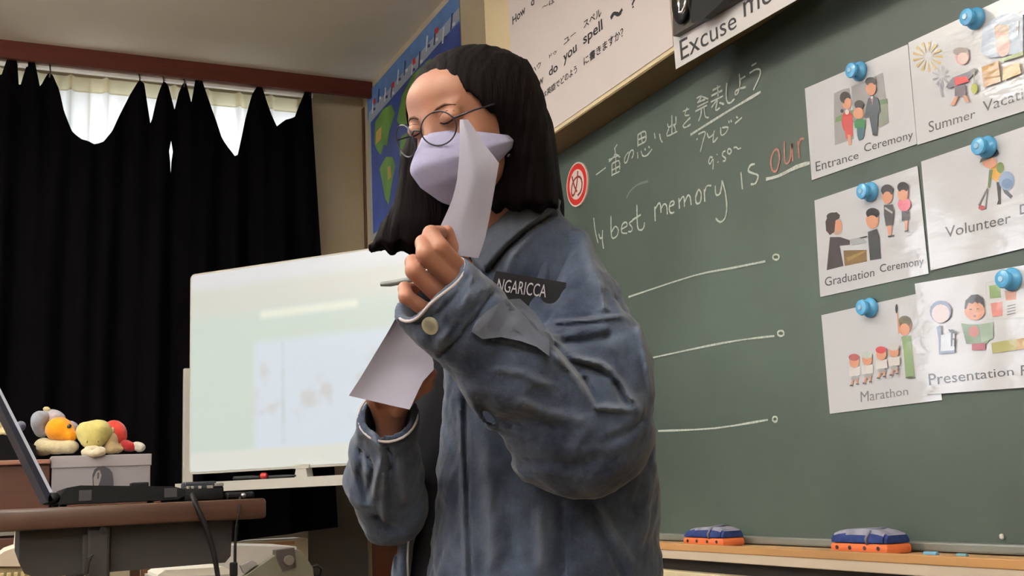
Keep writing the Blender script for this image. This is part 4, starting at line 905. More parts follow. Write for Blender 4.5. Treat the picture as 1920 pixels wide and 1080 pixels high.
b = MB(); b.prism([L0+dv_*0.02+nv*0.002+np.array([0,0.012,0]), L1-dv_*0.014+nv*0.001+np.array([0,0.012,0]), L1-dv_*0.014-nv*0.0005+np.array([0,0.012,0]), L0+dv_*0.02-nv*0.0005+np.array([0,0.012,0])], (0, LW-0.024, 0)); b.build('screen', m_lsc, lp)
b = MB(); b.tube([(xh-0.008, YLp, zb0+0.010), (xh-0.008, YLp+LW, zb0+0.010)], 0.009, n=14); b.build('hinge', m_lap, lp, True)
b = MB()
for x in (xh+0.006, xe-0.02): 
    for yy in (YLp+0.02, YLp+LW-0.03): b.tube([(x, yy, zdt), (x, yy, zb0+0.001)], 0.006, n=10)
build_split(b, 'rubber_foot', m_lap, lp)
b = MB(); zz = (zb0+zb1)/2-0.002
p0, p1 = ln(148, 925), ln(172, 925); b.box((p0[0], YLp-0.0012, zz-0.008), (p1[0], YLp, zz+0.009), bev=0.001)
p0, p1 = ln(308, 925), ln(332, 925); b.box((p0[0], YLp-0.0012, zz-0.008), (p1[0], YLp, zz+0.007), bev=0.001)
build_split(b, 'port', mat('port_grey', srgb(44,42,48), 0.5), lp)
b = MB(); p0, p1 = ln(250, 905), ln(282, 905); b.box((p0[0], YLp+0.02, zb1-0.008), (p1[0], YLp+0.06, zb1+0.003), bev=0.002); b.build('key_row', m_lap, lp)
# adapter, dongle and cables at the desk end
m_cab = mat('black_rubber', srgb(14, 12, 14), 0.6, 0.2)
t = thing('usb_adapter', ((ln(380,930)[0]), YLp+0.02, zdt), 'black USB adapter block with silver plugs between laptop and desk end', 'adapter')
p0, p1 = ln(345, 930), ln(420, 930); zq = ln(380, 912)[2]
b = MB(); b.box((p0[0], YLp, zdt), (p1[0], YLp+0.05, zq), bev=0.004); o = b.build('body', m_lap, t); smooth_by_angle(o)
b = MB(); b.box((ln(362,1)[0], YLp+0.06, zdt), (ln(420,1)[0], YLp+0.10, ln(390,901)[2]), bev=0.003); b.build('rear_block', mat('blueblack', srgb(34,38,50), 0.4), t)
b = MB(); q0, q1 = ln(402, 930), ln(419, 930); b.box((q0[0], YLp-0.002, ln(1,928)[2]), (q1[0], YLp+0.004, ln(1,921)[2]), bev=0.001)
for x in (350, 358, 372, 388, 394): b.box((ln(x,915)[0], YLp-0.001, zq-0.004), (ln(x+6,915)[0], YLp+0.01, zq+0.0012), bev=0.0008)
build_split(b, 'silver_plug', mat('silver', srgb(190,190,196), 0.25, metal=0.8), t)
t = thing('cable_end', ln(440, 935), 'small black cable plug with a silver tip at the right end of the desk', 'plug'); t.location.z = zdt; ORG[t][2] = zdt
b = MB(); z = zdt+0.008; b.box((ln(424,930)[0], YLp, zdt), (ln(478,930)[0], YLp+0.02, ln(440,918)[2]-0.004), bev=0.004); b.build('plug_body', m_lap, t)
b = MB(); b.ell((ln(456,929)[0], YLp-0.002, ln(456,929)[2]), (0.005, 0.004, 0.004), seg=12); b.build('silver_tip', mat('silver', srgb(190,190,196), 0.25, metal=0.8), t, True)
o = MB().tube([ln(360,928), kn(366,942,-0.006), kn(374,962,-0.012), kn(388,990,-0.014), kn(402,1040,-0.012), kn(410,1090,-0.01), kn(412,1200,-0.01)], 0.0042, n=8).build('power_cable', m_cab, None, True); tag(o, 'thick black cable drooping over the desk edge from the adapter', 'cable')
o = MB().tube([ln(450,933), kn(449,950,-0.006), kn(444,985,-0.008), kn(441,1020,-0.006), kn(440,1100,-0.006), kn(440,1200,-0.006)], 0.0024, n=8).build('thin_cable', m_cab, None, True); tag(o, 'thin black cable with an inline block, hanging past the desk end', 'cable')
ob = MB(); c = kn(438, 1066, -0.006); ob.box(c+np.array([-0.006,-0.005,-0.012]), c+np.array([0.006,0.005,0.010]), bev=0.002); ob.build('inline_block', m_cab, o)
# ================================================================ the person
PX0 = P(1010, 1080, 1.62)
person = thing('person', (PX0[0], PX0[1], 0.0), 'person with shoulder-length dark hair, glasses, lavender mask and blue denim jacket, holding papers', 'person')
def rotm(yaw, pitch, roll):
    Fv = np.array([-math.sin(yaw), 0, math.cos(yaw)]); Uv = np.array([0, 1.0, 0]); Lv = np.cross(Uv, Fv)
    F2 = Fv*math.cos(pitch)-Uv*math.sin(pitch); U2 = Uv*math.cos(pitch)+Fv*math.sin(pitch)
    Rz = np.array([[math.cos(roll), -math.sin(roll), 0], [math.sin(roll), math.cos(roll), 0], [0, 0, 1]])
    return np.stack([Rz@Lv, Rz@U2, Rz@F2], 1)
HR = rotm(math.radians(39), math.radians(7), math.radians(14)); HC = K(882, 217, 1.53)
def hw(x, y, z): return cam2w(HC + HR @ np.array([x, y, z], float))      # head frame -> world
def head_sdf(p):
    q = (p-HC) @ HR
    d = s_ell(q, (0, .012, -.008), (.073, .070, .090))
    d = smin(d, s_ell(q, (0, -.036, .022), (.056, .074, .066)), .03)
    d = smin(d, s_ell(q, (0, .036, .045), (.050, .032, .040)), .025)       # forehead
    d = smin(d, s_ell(q, (0, .014, .074), (.042, .007, .012)), .012)       # brow ridge
    for s in (-1, 1):
        d = smax(d, -s_ell(q, (s*.031, .003, .104), (.017, .011, .014)), .012)
        d = smin(d, s_ell(q, (s*.031, .002, .079), (.0145, .0105, .0125)), .004)   # lowered eyelids
        d = smin(d, s_ell(q, (s*.034, -.038, .066), (.020, .018, .017)), .02)
        d = smin(d, s_ell(q, (s*.074, -.008, -.006), (.008, .026, .016)), .006)
    d = smin(d, s_cap(q, (0, .008, .084), (0, -.032, .103), .006, .0095), .012)
    d = smin(d, s_ell(q, (0, -.062, .084), (.024, .007, .010)), .008)       # lips
    d = smin(d, s_ell(q, (0, -.098, .066), (.020, .014, .018)), .02)        # chin
    return d
FR = [  # fingers of the raised hand: knuckle, middle joint, end joint, tip
 [(870,514,1.348), (825,463,1.324), (808,438,1.338), (826,436,1.360)],
 [(858,540,1.343), (797,476,1.314), (794,456,1.332), (814,456,1.358)],
 [(834,566,1.338), (776,508,1.314), (774,492,1.332), (796,493,1.358)],
 [(808,588,1.336), (761,556,1.320), (759,541,1.336), (777,542,1.354)]]
def hand_sdf(p):
    d = None
    w = K(925, 610, 1.375)
    for i, f in enumerate(FR):
        r = (.0106, .0108, .0102, .0088)[i]
        k = [K(*a) for a in f]
        c = chain(p, [(k[0], r*1.08), (k[1], r), (k[2], r*.93), (k[3], r*.82)], .003)
        c = smin(c, s_cap(p, w, k[0], .021, r*1.15), .008)
        d = c if d is None else smin(d, c, .0022)
    d = smin(d, chain(p, [(K(905,580,1.388), .014), (K(872,505,1.392), .0115), (K(850,462,1.384), .0098), (K(838,434,1.377), .0082)], .004), .006)
    d = smin(d, chain(p, [(w, .022), (K(1040,740,1.42), .028), (K(1085,800,1.45), .030)], .01), .01)
    return d
FL = [[(703,748,1.492), (698,716,1.478), (703,694,1.470), (712,684,1.464)], [(722,744,1.494), (716,704,1.478), (722,680,1.468), (731,672,1.462)],
      [(742,744,1.496), (740,706,1.480), (744,686,1.470), (752,678,1.464)], [(760,750,1.498), (764,718,1.484), (767,702,1.474), (772,696,1.468)]]
def hand2_sdf(p):
    d = None; w = K(732, 812, 1.525)
    for i, f in enumerate(FL):
        r = (.0088, .0092, .0090, .0078)[i]; k = [K(*a) for a in f]
        c = chain(p, [(k[0], r*1.1), (k[1], r), (k[2], r*.92), (k[3], r*.8)], .003); c = smin(c, s_cap(p, w, k[0], .016, r*1.2), .008)
        d = c if d is None else smin(d, c, .0024)
    d = smin(d, chain(p, [(K(745,770,1.49), .010), (K(774,738,1.484), .0098), (K(798,722,1.470), .0100), (K(808,700,1.462), .0085)], .004), .008)
    d = smin(d, chain(p, [(w, .018), (K(735,930,1.58), .026)], .01), .01)
    return d
def body_sdf(p):
    d = head_sdf(p)
    nb = K(925, 455, 1.60)
    d = smin(d, chain(p, [(HC + HR @ np.array([0, -.045, -.02]), .045), (nb, .046)], .02), .02)
    d = smin(d, s_ell(p, K(985, 560, 1.64), (.105, .05, .055)), .03)
    d = smin(d, chain(p, [(K(1010,560,1.64), .06), (K(1025,1000,1.64), .08), (K(1020,1300,1.64), .085)], .03), .03)
    d = smin(d, chain(p, [(K(1075,525,1.58), .040), (K(1095,790,1.46), .032)], .02), .02)
    d = smin(d, chain(p, [(K(870,620,1.71), .036), (K(800,840,1.67), .032), (K(742,945,1.59), .030), (K(735,930,1.58), .028)], .02), .02)
    d = np.minimum(d, hand_sdf(p)); d = np.minimum(d, hand2_sdf(p))
    return d
m_skin = mat('skin', srgb(148, 103, 85), 0.5, 0.4, (9, 0.05, (1,1,1)), (180, 0.15, 0.001))
m_skin.node_tree.nodes['Principled BSDF'].inputs['Subsurface Weight'].default_value = 0.08
V, Fc = nets(body_sdf, K(640, 1310, 1.80), K(1260, 90, 1.24)*np.array([1,1,1]) + np.array([0.02, 0.14, 0.0]), .0027)
obj('body', cam2w(V), Fc, m_skin, person, True)
# ---- trousers and shoes (below the frame)
hipw = P(1020, 1230, 1.63); hip = np.array([hipw[0], hipw[1], 0.62])
fwd = _n(np.array([-0.75, -0.66, 0])); sid = np.array([-fwd[1], fwd[0], 0])
def legs(p):
    d = s_ell(p, hip+np.array([0,0,.05]), (.13, .12, .12))
    for s in (-1, 1):
        a = hip+sid*s*.07; k_ = a+fwd*.015+np.array([0,0,-.27]); f = a+np.array([0,0,-.56])
        d = smin(d, chain(p, [(a, .085), (k_, .062), (f, .055)], .02), .03)
    return d
V, Fc = nets(legs, hip-np.array([.25,.25,.64]), hip+np.array([.25,.25,.22]), .008)
obj('trousers', V, Fc, mat('dark_trousers', srgb(34, 36, 44), 0.85, 0.2, (30, 0.15, (1,1,1))), person, True)
for s in (-1, 1):
    f = hip+sid*s*.07; f[2] = 0
    def shoe(p, f=f):
        d = smin(s_cap(p, f+np.array([0,0,.038])-fwd*.03, f+fwd*.13+np.array([0,0,.028]), .036, .030), s_cap(p, f+np.array([0,0,.04]), f+np.array([0,0,.09]), .036, .034), .02)
        return smax(d, -p[...,2]+.001, .004)
    V, Fc = nets(shoe, f-np.array([.2,.2,.01]), f+np.array([.2,.2,.15]), .006)
    obj('shoe', V, Fc, m_cloth, person, True)
# ---- height fields for cloth folds, painted in jacket space
class HF:
    def __init__(s): s.H = np.zeros((720, 1000), np.float32); s.yy, s.xx = np.mgrid[0:720, 0:1000]; s.yy = s.yy*2.0; s.xx = s.xx*2.0
    def line(s, pts, w, a):
        best = np.full(s.H.shape, 1e9)
        for (x0, y0), (x1, y1) in zip(pts[:-1], pts[1:]):
            dx, dy = x1-x0, y1-y0; L = dx*dx+dy*dy
            t = np.clip(((s.xx-x0)*dx+(s.yy-y0)*dy)/L, 0, 1)
            best = np.minimum(best, np.hypot(s.xx-x0-t*dx, s.yy-y0-t*dy))
        # taper at the two ends
        e0 = np.hypot(s.xx-pts[0][0], s.yy-pts[0][1]); e1 = np.hypot(s.xx-pts[-1][0], s.yy-pts[-1][1])
        tp = np.clip(np.minimum(e0, e1)/(w*2.2), 0.25, 1)
        s.H += (1.5*a*np.exp(-(best/w)**2)*tp).astype(np.float32)
    def poly(s, pts, a, soft=3):
        n = len(pts); ins = np.zeros(s.H.shape, bool); best = np.full(s.H.shape, 1e9)
        for i in range(n):
            (x0, y0), (x1, y1) = pts[i], pts[(i+1) % n]
            c = ((y0 > s.yy) != (y1 > s.yy)) & (s.xx < (x1-x0)*(s.yy-y0)/((y1-y0) if y1 != y0 else 1e-9)+x0); ins ^= c
            dx, dy = x1-x0, y1-y0; t = np.clip(((s.xx-x0)*dx+(s.yy-y0)*dy)/(dx*dx+dy*dy), 0, 1)
            best = np.minimum(best, np.hypot(s.xx-x0-t*dx, s.yy-y0-t*dy))
        sd = np.where(ins, best, -best); s.H += (a*np.clip(0.5+sd/(2*soft), 0, 1)).astype(np.float32)
    def at(s, p):
        z = np.minimum(p[...,2], -0.5); px = 960+F*p[...,0]/(-z); py = 540-F*p[...,1]/(-z)
        u = np.clip(px/2, 0, 998.5); v = np.clip(py/2, 0, 718.5); i = v.astype(int); j = u.astype(int); fu = u-j; fv = v-i
        H = s.H; return (H[i,j]*(1-fu)+H[i,j+1]*fu)*(1-fv)+(H[i+1,j]*(1-fu)+H[i+1,j+1]*fu)*fv
def cloth_mat(name, base):
    m = mat(name, base, 0.85, 0.15, sheen=0.15); nt = m.node_tree; b = nt.nodes['Principled BSDF']
    tc = nt.nodes['Texture Coordinate']
    n1 = nt.nodes.new('ShaderNodeTexNoise'); n1.inputs['Scale'].default_value = 13; n1.inputs['Detail'].default_value = 6; n1.inputs['Roughness'].default_value = 0.65
    n2 = nt.nodes.new('ShaderNodeTexNoise'); n2.inputs['Scale'].default_value = 420; n2.inputs['Detail'].default_value = 2
    at = nt.nodes.new('ShaderNodeAttribute'); at.attribute_name = 'wear'
    nt.links.new(tc.outputs['Object'], n1.inputs['Vector']); nt.links.new(tc.outputs['Object'], n2.inputs['Vector'])
    r1 = nt.nodes.new('ShaderNodeValToRGB'); c = np.array(base[:3])
    r1.color_ramp.elements[0].position = 0.32; r1.color_ramp.elements[1].position = 0.72
    r1.color_ramp.elements[0].color = srgb(28, 35, 55); r1.color_ramp.elements[1].color = srgb(72, 83, 104)
    nt.links.new(n1.outputs['Fac'], r1.inputs[0])
    mx = nt.nodes.new('ShaderNodeMix'); mx.data_type = 'RGBA'; nt.links.new(at.outputs['Fac'], mx.inputs[0]); nt.links.new(r1.outputs[0], mx.inputs[6]); mx.inputs[7].default_value = srgb(108, 116, 132)
    m2 = nt.nodes.new('ShaderNodeMix'); m2.data_type = 'RGBA'; m2.blend_type = 'MULTIPLY'; m2.inputs[0].default_value = 0.35
    nt.links.new(mx.outputs[2], m2.inputs[6]); nt.links.new(n2.outputs['Fac'], m2.inputs[7])
    nt.links.new(m2.outputs[2], b.inputs['Base Color'])
    bp = nt.nodes.new('ShaderNodeBump'); bp.inputs['Strength'].default_value = 0.4; bp.inputs['Distance'].default_value = 0.0015
    nt.links.new(n2.outputs['Fac'], bp.inputs['Height']); nt.links.new(bp.outputs[0], b.inputs['Normal'])
    return m
m_denim = cloth_mat('washed_blue_denim', srgb(74, 86, 116))
def wear(o, Vc, hf, gain=55.0):
    a = o.data.color_attributes.new('wear', 'FLOAT_COLOR', 'POINT')
    h = np.clip(hf.at(Vc)*gain, 0, 0.55) + np.clip(0.10*fnoise(Vc, 45, 2.0), 0, 0.12)
    c = np.repeat(h[:, None], 4, 1).astype(np.float32); a.data.foreach_set('color', c.ravel())
def cn(p): return 0.0034*fnoise(p, 26, 0.3) + 0.0020*fnoise(p, 62, 1.1) + 0.0008*fnoise(p, 150, 2.1)
# ---- jacket body
hb_ = HF()
hb_.poly([(880,380),(1060,372),(1034,398),(985,430),(950,460),(912,508),(880,480)], .009, 4)
hb_.line([(1034,402),(988,434),(953,464),(913,513)], 5, -.011)
hb_.line([(872,740),(874,850),(878,960),(884,1080),(890,1200)], 4, -.004); hb_.line([(862,760),(864,850),(868,960),(872,1090)], 4, .003)
hb_.line([(1052,930),(1054,1000),(1058,1090)], 9, -.006); hb_.line([(1100,945),(1132,1010),(1172,1090)], 7, -.006); hb_.line([(1118,940),(1150,1000),(1190,1060)], 6, .004)
hb_.line([(950,900),(958,980),(965,1080)], 16, -.006); hb_.line([(1010,940),(1015,1080)], 12, .005); hb_.line([(905,820),(915,920),(920,1080)], 12, .004)
hb_.line([(1225,780),(1180,850),(1165,900)], 8, -.005)
hb_.line([(1000,430),(960,480),(945,520)], 8, .004)
rows_b = [(372,930,1040,1.615,.052),(410,922,1058,1.61,.066),(440,905,1086,1.61,.082),(480,885,1106,1.61,.095),(540,850,1136,1.61,.110),(620,832,1168,1.62,.122),(700,826,1204,1.62,.128),(800,823,1228,1.62,.132),(950,813,1233,1.62,.135),(1080,799,1236,1.62,.138),(1300,780,1248,1.63,.145)]
def jb(p): return sect(p, rows_b, 2.5) - hb_.at(p) - cn(p)
def jb_shell(p):
    d = jb(p)
    return d
LO = K(700, 1310, 1.84); HI = K(1260, 370, 1.40); HI[0] += .02
V, Fc = nets(jb_shell, np.minimum(LO, HI)-.02, np.maximum(LO, HI)+.02, .0034)
jw = cam2w(V); jk = obj('jacket', jw, Fc, m_denim, person, True); wear(jk, V, hb_)
bv_b = BVHTree.FromPolygons([tuple(v) for v in jw], Fc.tolist())
def drape(bv, px, py, off=0.001, dmax=2.2):
    r = _n(ray(px, py)); h = bv.ray_cast(Vector(CAM), Vector(r), dmax)
    if h[0] is None: return P(px, py, 1.55)
    return np.array(h[0]) - r*off
# ---- black shirt in the open front and the far front panel
rows_s = [(a, x0-14 if a > 560 else x0+6, x1-40, d+.012, b_-.018) for a, x0, x1, d, b_ in rows_b]
rows_s = [(420,850,1000,1.62,.05),(480,830,1060,1.63,.07),(560,815,1080,1.64,.09),(680,782,1100,1.65,.10),(800,766,1120,1.655,.10),(950,764,1140,1.655,.10),(1080,762,1140,1.655,.10),(1290,752,1150,1.655,.105)]
V, Fc = nets(lambda p: sect(p, rows_s, 2.2)-.002*fnoise(p, 40, 3.0), K(720,1320,1.84), K(1200,400,1.42), .006)
obj('shirt', cam2w(V), Fc, mat('black_shirt', srgb(18, 17, 22), 0.85, 0.15), person, True)
hp = HF(); hp.line([(748,980),(744,1080)], 5, -.003)
rows_p = [(640,806,834,1.66,.03),(800,792,822,1.64,.03),(870,780,812,1.63,.028),(960,756,795,1.61,.026),(1020,741,777,1.60,.026),(1080,732,768,1.60,.026),(1300,715,766,1.60,.026)]
V, Fc = nets(lambda p: sect(p, rows_p, 2.2)-hp.at(p)-cn(p)*.6, K(690,1320,1.72), K(850,600,1.5), .0034)
o = obj('front_panel', cam2w(V), Fc, m_denim, person, True); wear(o, V, hp); bv_p = BVHTree.FromPolygons([tuple(v) for v in cam2w(V)], Fc.tolist())
b = MB(); b.tube([drape(bv_p, x, y, .002) for x, y in [(806,855),(800,880),(790,925),(778,965),(770,990),(765,1020),(764,1050),(766,1100)]], .0016, n=6); b.build('white_piping', mat('piping', srgb(176,178,186), 0.8), o, True)
# ---- near sleeve
hs = HF()
hs.line([(1066,434),(1050,488),(1036,540),(1030,590)], 16, -.012); hs.line([(1090,430),(1110,500),(1128,560)], 12, .004)
hs.line([(1036,597),(1100,592),(1162,586)], 3.5, -.002); hs.line([(1038,612),(1100,608),(1168,600)], 3.5, -.002); hs.line([(1036,604),(1100,600),(1166,593)], 4, .003)
hs.line([(1125,520),(1130,560),(1136,585)], 3, .003)
hs.line([(1040,645),(1100,640),(1155,628)], 10, -.008); hs.line([(1076,680),(1112,692),(1148,708)], 5, -.007); hs.line([(1068,668),(1130,682),(1166,718),(1192,760)], 6, .006)
hs.line([(1150,706),(1166,745),(1186,772)], 7, -.009); hs.line([(1090,702),(1110,740),(1128,766)], 6, -.007)
hs.line([(1034,655),(1078,705),(1120,762),(1194,768)], 7, .007); hs.line([(1030,640),(1060,668),(1092,706)], 5, -.005)
hs.line([(905,636),(960,648),(1012,664)], 6, -.005); hs.line([(880,755),(935,785),(1005,796)], 14, -.007); hs.line([(860,700),(900,780),(950,868),(1000,915)], 10, .004)
hs.line([(1000,862),(1080,872),(1150,850)], 12, -.004); hs.line([(960,745),(1030,775),(1110,790)], 10, .004); hs.line([(1130,830),(1180,810),(1215,780)], 8, -.005)
hs.line([(1195,600),(1212,680),(1222,740)], 6, .004); hs.line([(920,690),(980,700),(1040,730)], 8, .003)
hs.poly([(868,470),(925,535),(898,585),(860,632),(818,672),(730,600)], .0022, 3)                         # cuff band
hs.line([(925,545),(898,590),(858,636),(820,672)], 3.5, -.0032)
hs.line([(884,508),(862,545),(826,582),(778,612)], 2.5, -.002)
for a_, c_2 in [((900,520),(872,556)), ((870,600),(838,640)), ((850,560),(815,600)), ((905,560),(880,590)), ((790,600),(812,645)), ((830,590),(850,625))]: hs.line([a_, c_2], 6, -.0022)
for a_, c_2 in [((888,535),(862,580)), ((845,615),(822,645)), ((875,500),(890,530))]: hs.line([a_, c_2], 5, .003)
cE = K(803, 537, 1.345); cM = K(845, 582, 1.362); ax_c = _n(cE-cM)
def slv(p, inset=0.0):
    up = chain(p, [(K(1046,500,1.575), .060-inset), (K(1076,600,1.53), .069-inset), (K(1104,700,1.48), .079-inset), (K(1104,800,1.45), .084-inset)], .03)
    sag = s_ell(p, K(1075,838,1.45), (.083-inset, .062-inset, .075-inset))
    fo = chain(p, [(K(1092,800,1.45), .080-inset), (K(965,702,1.40), .064-inset), (K(858,592,1.362), .0535-inset), (K(770,502,1.332), .053-inset)], .02)
    return smin(smin(up, sag, .02), fo, .02)
def sleeve(p):
    d = slv(p) - hs.at(p) - cn(p)*1.15
    cut = (p-cE) @ ax_c
    d = smax(d, cut + .004*np.sin(p[...,0]*90), .003)
    inner = smax(slv(p, .0085), -(cut+.085), .004)
    return smax(d, -inner, .002)
V, Fc = nets(sleeve, np.minimum(K(720,960,1.3), K(720,960,1.62)), np.maximum(K(1262,400,1.3), K(1262,400,1.62)) + np.array([0,.01,.04]), .0032)
sw = cam2w(V); sl = obj('sleeve', sw, Fc, m_denim, person, True); wear(sl, V, hs); bv_s = BVHTree.FromPolygons([tuple(v) for v in sw], Fc.tolist())
# cuff edge, button
ring = []
u_ = _n(np.cross(ax_c, [0, 0, 1])); w_ = np.cross(ax_c, u_)
for i in range(40):
    a_ = 2*math.pi*i/40; c_0 = cE + ax_c*0.001; best = None
    lo_, hi_ = .03, .075
    dirv = u_*math.cos(a_)+w_*math.sin(a_)
    for _ in range(24):
        mid = (lo_+hi_)/2; v_ = slv((c_0-ax_c*.006+dirv*mid)[None])[0]
        if v_ < 0: lo_ = mid
        else: hi_ = mid
    q_ = c_0-ax_c*.003+dirv*(lo_-.001); q_ = q_ - ax_c*(.004*math.sin(q_[0]*90)); ring.append(cam2w(q_))
b = MB(); b.tube(ring+[ring[0]], .0021, n=6, cap=False); b.build('cuff_edge', mat('cuff_stitching', srgb(176,168,172), 0.8), sl, True)
def button(bv, px, py, r, par):
    c = drape(bv, px, py, 0); h = bv.ray_cast(Vector(CAM), Vector(_n(ray(px, py))))[1]; n_ = np.array(h) if h is not None else -ray(px, py); n_ = _n(n_)
    if n_ @ ray(px, py) > 0: n_ = -n_
    b = MB(); b.tube([c, c+n_*.003, c+n_*.0035, c+n_*.0035, c+n_*.0025], [r, r, r*.85, r*.7, r*.3], n=22); o = b.build('button', mat('brass_button', srgb(168,168,150), 0.35, metal=0.4), par); smooth_by_angle(o)
button(bv_s, 808, 610, .0108, sl)
# ---- far sleeve
hf = HF()
hf.line([(692,800),(716,850),(706,900),(700,940)], 6, .006); hf.line([(706,805),(736,860),(728,905),(742,965)], 6, -.004); hf.line([(676,830),(676,890),(690,950)], 6, -.004)
hf.line([(745,850),(752,900),(760,950)], 7, .005); hf.line([(700,960),(725,985),(750,995)], 6, -.004); hf.line([(688,850),(700,880),(690,930)], 4, -.005); hf.line([(722,880),(716,930),(722,985)], 5, .005)
c2 = K(724, 768, 1.49); c2m = K(724, 860, 1.53); ax2 = _n(_n(c2-c2m)+np.array([0.0, 0, .55]))
def slv2(p, inset=0.0):
    return chain(p, [(K(732,740,1.475), .036-inset), (K(727,800,1.50), .037-inset), (K(722,850,1.53), .044-inset), (K(722,900,1.56), .0505-inset), (K(736,955,1.585), .046-inset), (K(800,860,1.70), .050-inset), (K(850,660,1.74), .058-inset)], .02)
def sleeve2(p):
    cut = (p-c2) @ ax2
    d = smax(slv2(p)-hf.at(p)-cn(p), cut, .003); return smax(d, -smax(slv2(p, .0085), -(cut+.06), .004), .002)
V, Fc = nets(sleeve2, K(600,1060,1.82), K(900,560,1.40)+np.array([0,0,.06]), .0032)
s2 = obj('sleeve', cam2w(V), Fc, m_denim, person, True); wear(s2, V, hf)
ring = []; u_ = _n(np.cross(ax2, [0, 0, 1])); w_ = np.cross(ax2, u_)
for i in range(32):
    a_ = 2*math.pi*i/32; lo_, hi_ = .01, .06; dirv = u_*math.cos(a_)+w_*math.sin(a_)
    for _ in range(22):
        mid = (lo_+hi_)/2
        if slv2((c2-ax2*.004+dirv*mid)[None])[0] < 0: lo_ = mid
        else: hi_ = mid
    ring.append(cam2w(c2-ax2*.003+dirv*(lo_-.0005)))
b = MB(); b.tube(ring+[ring[0]], .0018, n=6, cap=False); b.build('cuff_edge', mat('cuff_stitching', srgb(176,168,172), 0.8), s2, True)
# ---- chest patch with lettering and pocket flap
m_patch = mat('black_patch', srgb(20, 18, 24), 0.7, 0.2)
def both(px, py, off):
    a = drape(bv_b, px, py, off); return a
def dquad(q, n, m_, off):
    V = []
    for j in range(m_+1):
        for i in range(n+1):
            u, v = i/n, j/m_; p = (np.array(q[0])*(1-u)+np.array(q[1])*u)*(1-v)+(np.array(q[3])*(1-u)+np.array(q[2])*u)*v
            V.append(off(p[0], p[1], u, v))
    return V, [[j*(n+1)+i, j*(n+1)+i+1, (j+1)*(n+1)+i+1, (j+1)*(n+1)+i] for j in range(m_) for i in range(n)]
b = MB(); q = [(915,560),(1052,600),(1062,530),(930,508)]
V, Fs = dquad(q, 14, 8, lambda x, y, u, v: P(x, y, min(1.475+0.03*(1-u), np.linalg.norm(drape(bv_b, x, y, .004)-CAM)/np.linalg.norm(ray(x, y))))); b.add(V, Fs)
V2 = [v + _n(v-CAM)*.003 for v in V]; b.add(V2, [f[::-1] for f in Fs]); pt_ = b.build('chest_patch', m_patch, jk, True)
pd_ = lambda x, y: P(x, y, min(1.475+0.03*(1-(x-915)/140), np.linalg.norm(drape(bv_b, x, y, .004)-CAM)/np.linalg.norm(ray(x, y)))-.0016)
b = MB(); textq(b, 'NGARICCA', [(930,546),(1023,558),(1026,534),(935,522)], pd_); b.build('patch_lettering', mat('patch_white', srgb(196,194,200), 0.7), pt_)
fl_out = [(884,622),(892,604),(912,584),(945,562),(975,560),(1004,586),(1022,612),(1030,640),(1030,668),(1006,650),(978,640),(940,632),(905,636)]
ctr = np.mean(fl_out, 0)
b = MB(); N_ = 5; rings_ = []
for k in range(N_+1):
    f_ = k/N_; rings_.append([ (ctr+(np.array(p)-ctr)*f_) for p in fl_out])
n_ = len(fl_out); Vt = []
def dep_at(x, y):
    r = ray(x, y); L = np.linalg.norm(r); ds = [h[3]/L for h in (bv.ray_cast(Vector(CAM), Vector(r/L), 2.2) for bv in (bv_b, bv_s)) if h[0] is not None]
    return min(ds) if ds else 1.45
def fd(p, f_):
    ds = [dep_at(p[0]+dx, p[1]+dy) for dx in (-24,-12,0,12,24) for dy in (-24,-12,0,12,24)]
    return P(p[0], p[1], min(np.mean(ds), dep_at(p[0], p[1])) - .004 - .003*(1-f_) - .010*max(0, (p[1]-600)/60)*f_ + .0012*math.sin(p[0]*.09+p[1]*.05))
for k in range(1, N_+1): Vt += [fd(p, k/N_) for p in rings_[k]]
Vt.append(fd(ctr, 0)); cidx = len(Vt)-1
Fs = [[cidx, i, (i+1) % n_] for i in range(n_)] + [[k*n_+i, (k+1)*n_+i, (k+1)*n_+(i+1) % n_, k*n_+(i+1) % n_] for k in range(N_-1) for i in range(n_)]
b.add(Vt, Fs); V2 = [v+_n(v-CAM)*.004 for v in Vt]; b.add(V2, [f[::-1] for f in Fs])
off_ = (N_-1)*n_; b.add([Vt[off_+i] for i in range(n_)]+[V2[off_+i] for i in range(n_)], [[i, (i+1) % n_, n_+(i+1) % n_, n_+i] for i in range(n_)])
b.build('pocket_flap', mat('faded_denim', srgb(88, 93, 108), 0.85, 0.15, (30, 0.15, (1,1,1)), (400, 0.4, 0.0015)), jk, True)
# ---- mask
m_mask = mat('lavender_mask_fabric', srgb(156, 154, 186), 0.75, 0.2, (90, 0.04, (1,1,1)), (500, 0.3, 0.001))
nu, nv = 40, 22; V = []
for j in range(nv+1):
    t = j/nv
    a_ = np.interp(t, [0,.3,.6,.85,1], [.060,.066,.060,.044,.022]); zf = np.interp(t, [0,.15,.35,.6,.85,1], [.100,.116,.126,.118,.100,.076])
    for i in range(nu+1):
        s_ = i/nu*2-1; ph = s_*math.radians(88)
        y = np.interp(t, [0,1], [-.014-.030*abs(s_)**1.6+.004*(1-abs(s_)), -.118+.046*abs(s_)**2])
        x = a_*math.sin(ph)*(1+.1*abs(s_)); z = .012 + (zf-.012)*(math.cos(ph)**.75 if math.cos(ph) > 0 else 0)
        if t < .25: z -= .012*(1-t/.25)*math.exp(-((abs(s_)-.38)/.2)**2)
        V.append(hw(x, y, z))
Fs = [[j*(nu+1)+i, j*(nu+1)+i+1, (j+1)*(nu+1)+i+1, (j+1)*(nu+1)+i] for j in range(nv) for i in range(nu)]
mk = obj('mask', V, Fs, m_mask, person, True); sm = mk.modifiers.new('thick', 'SOLIDIFY'); sm.thickness = .0015; sm.offset = 0
b = MB()
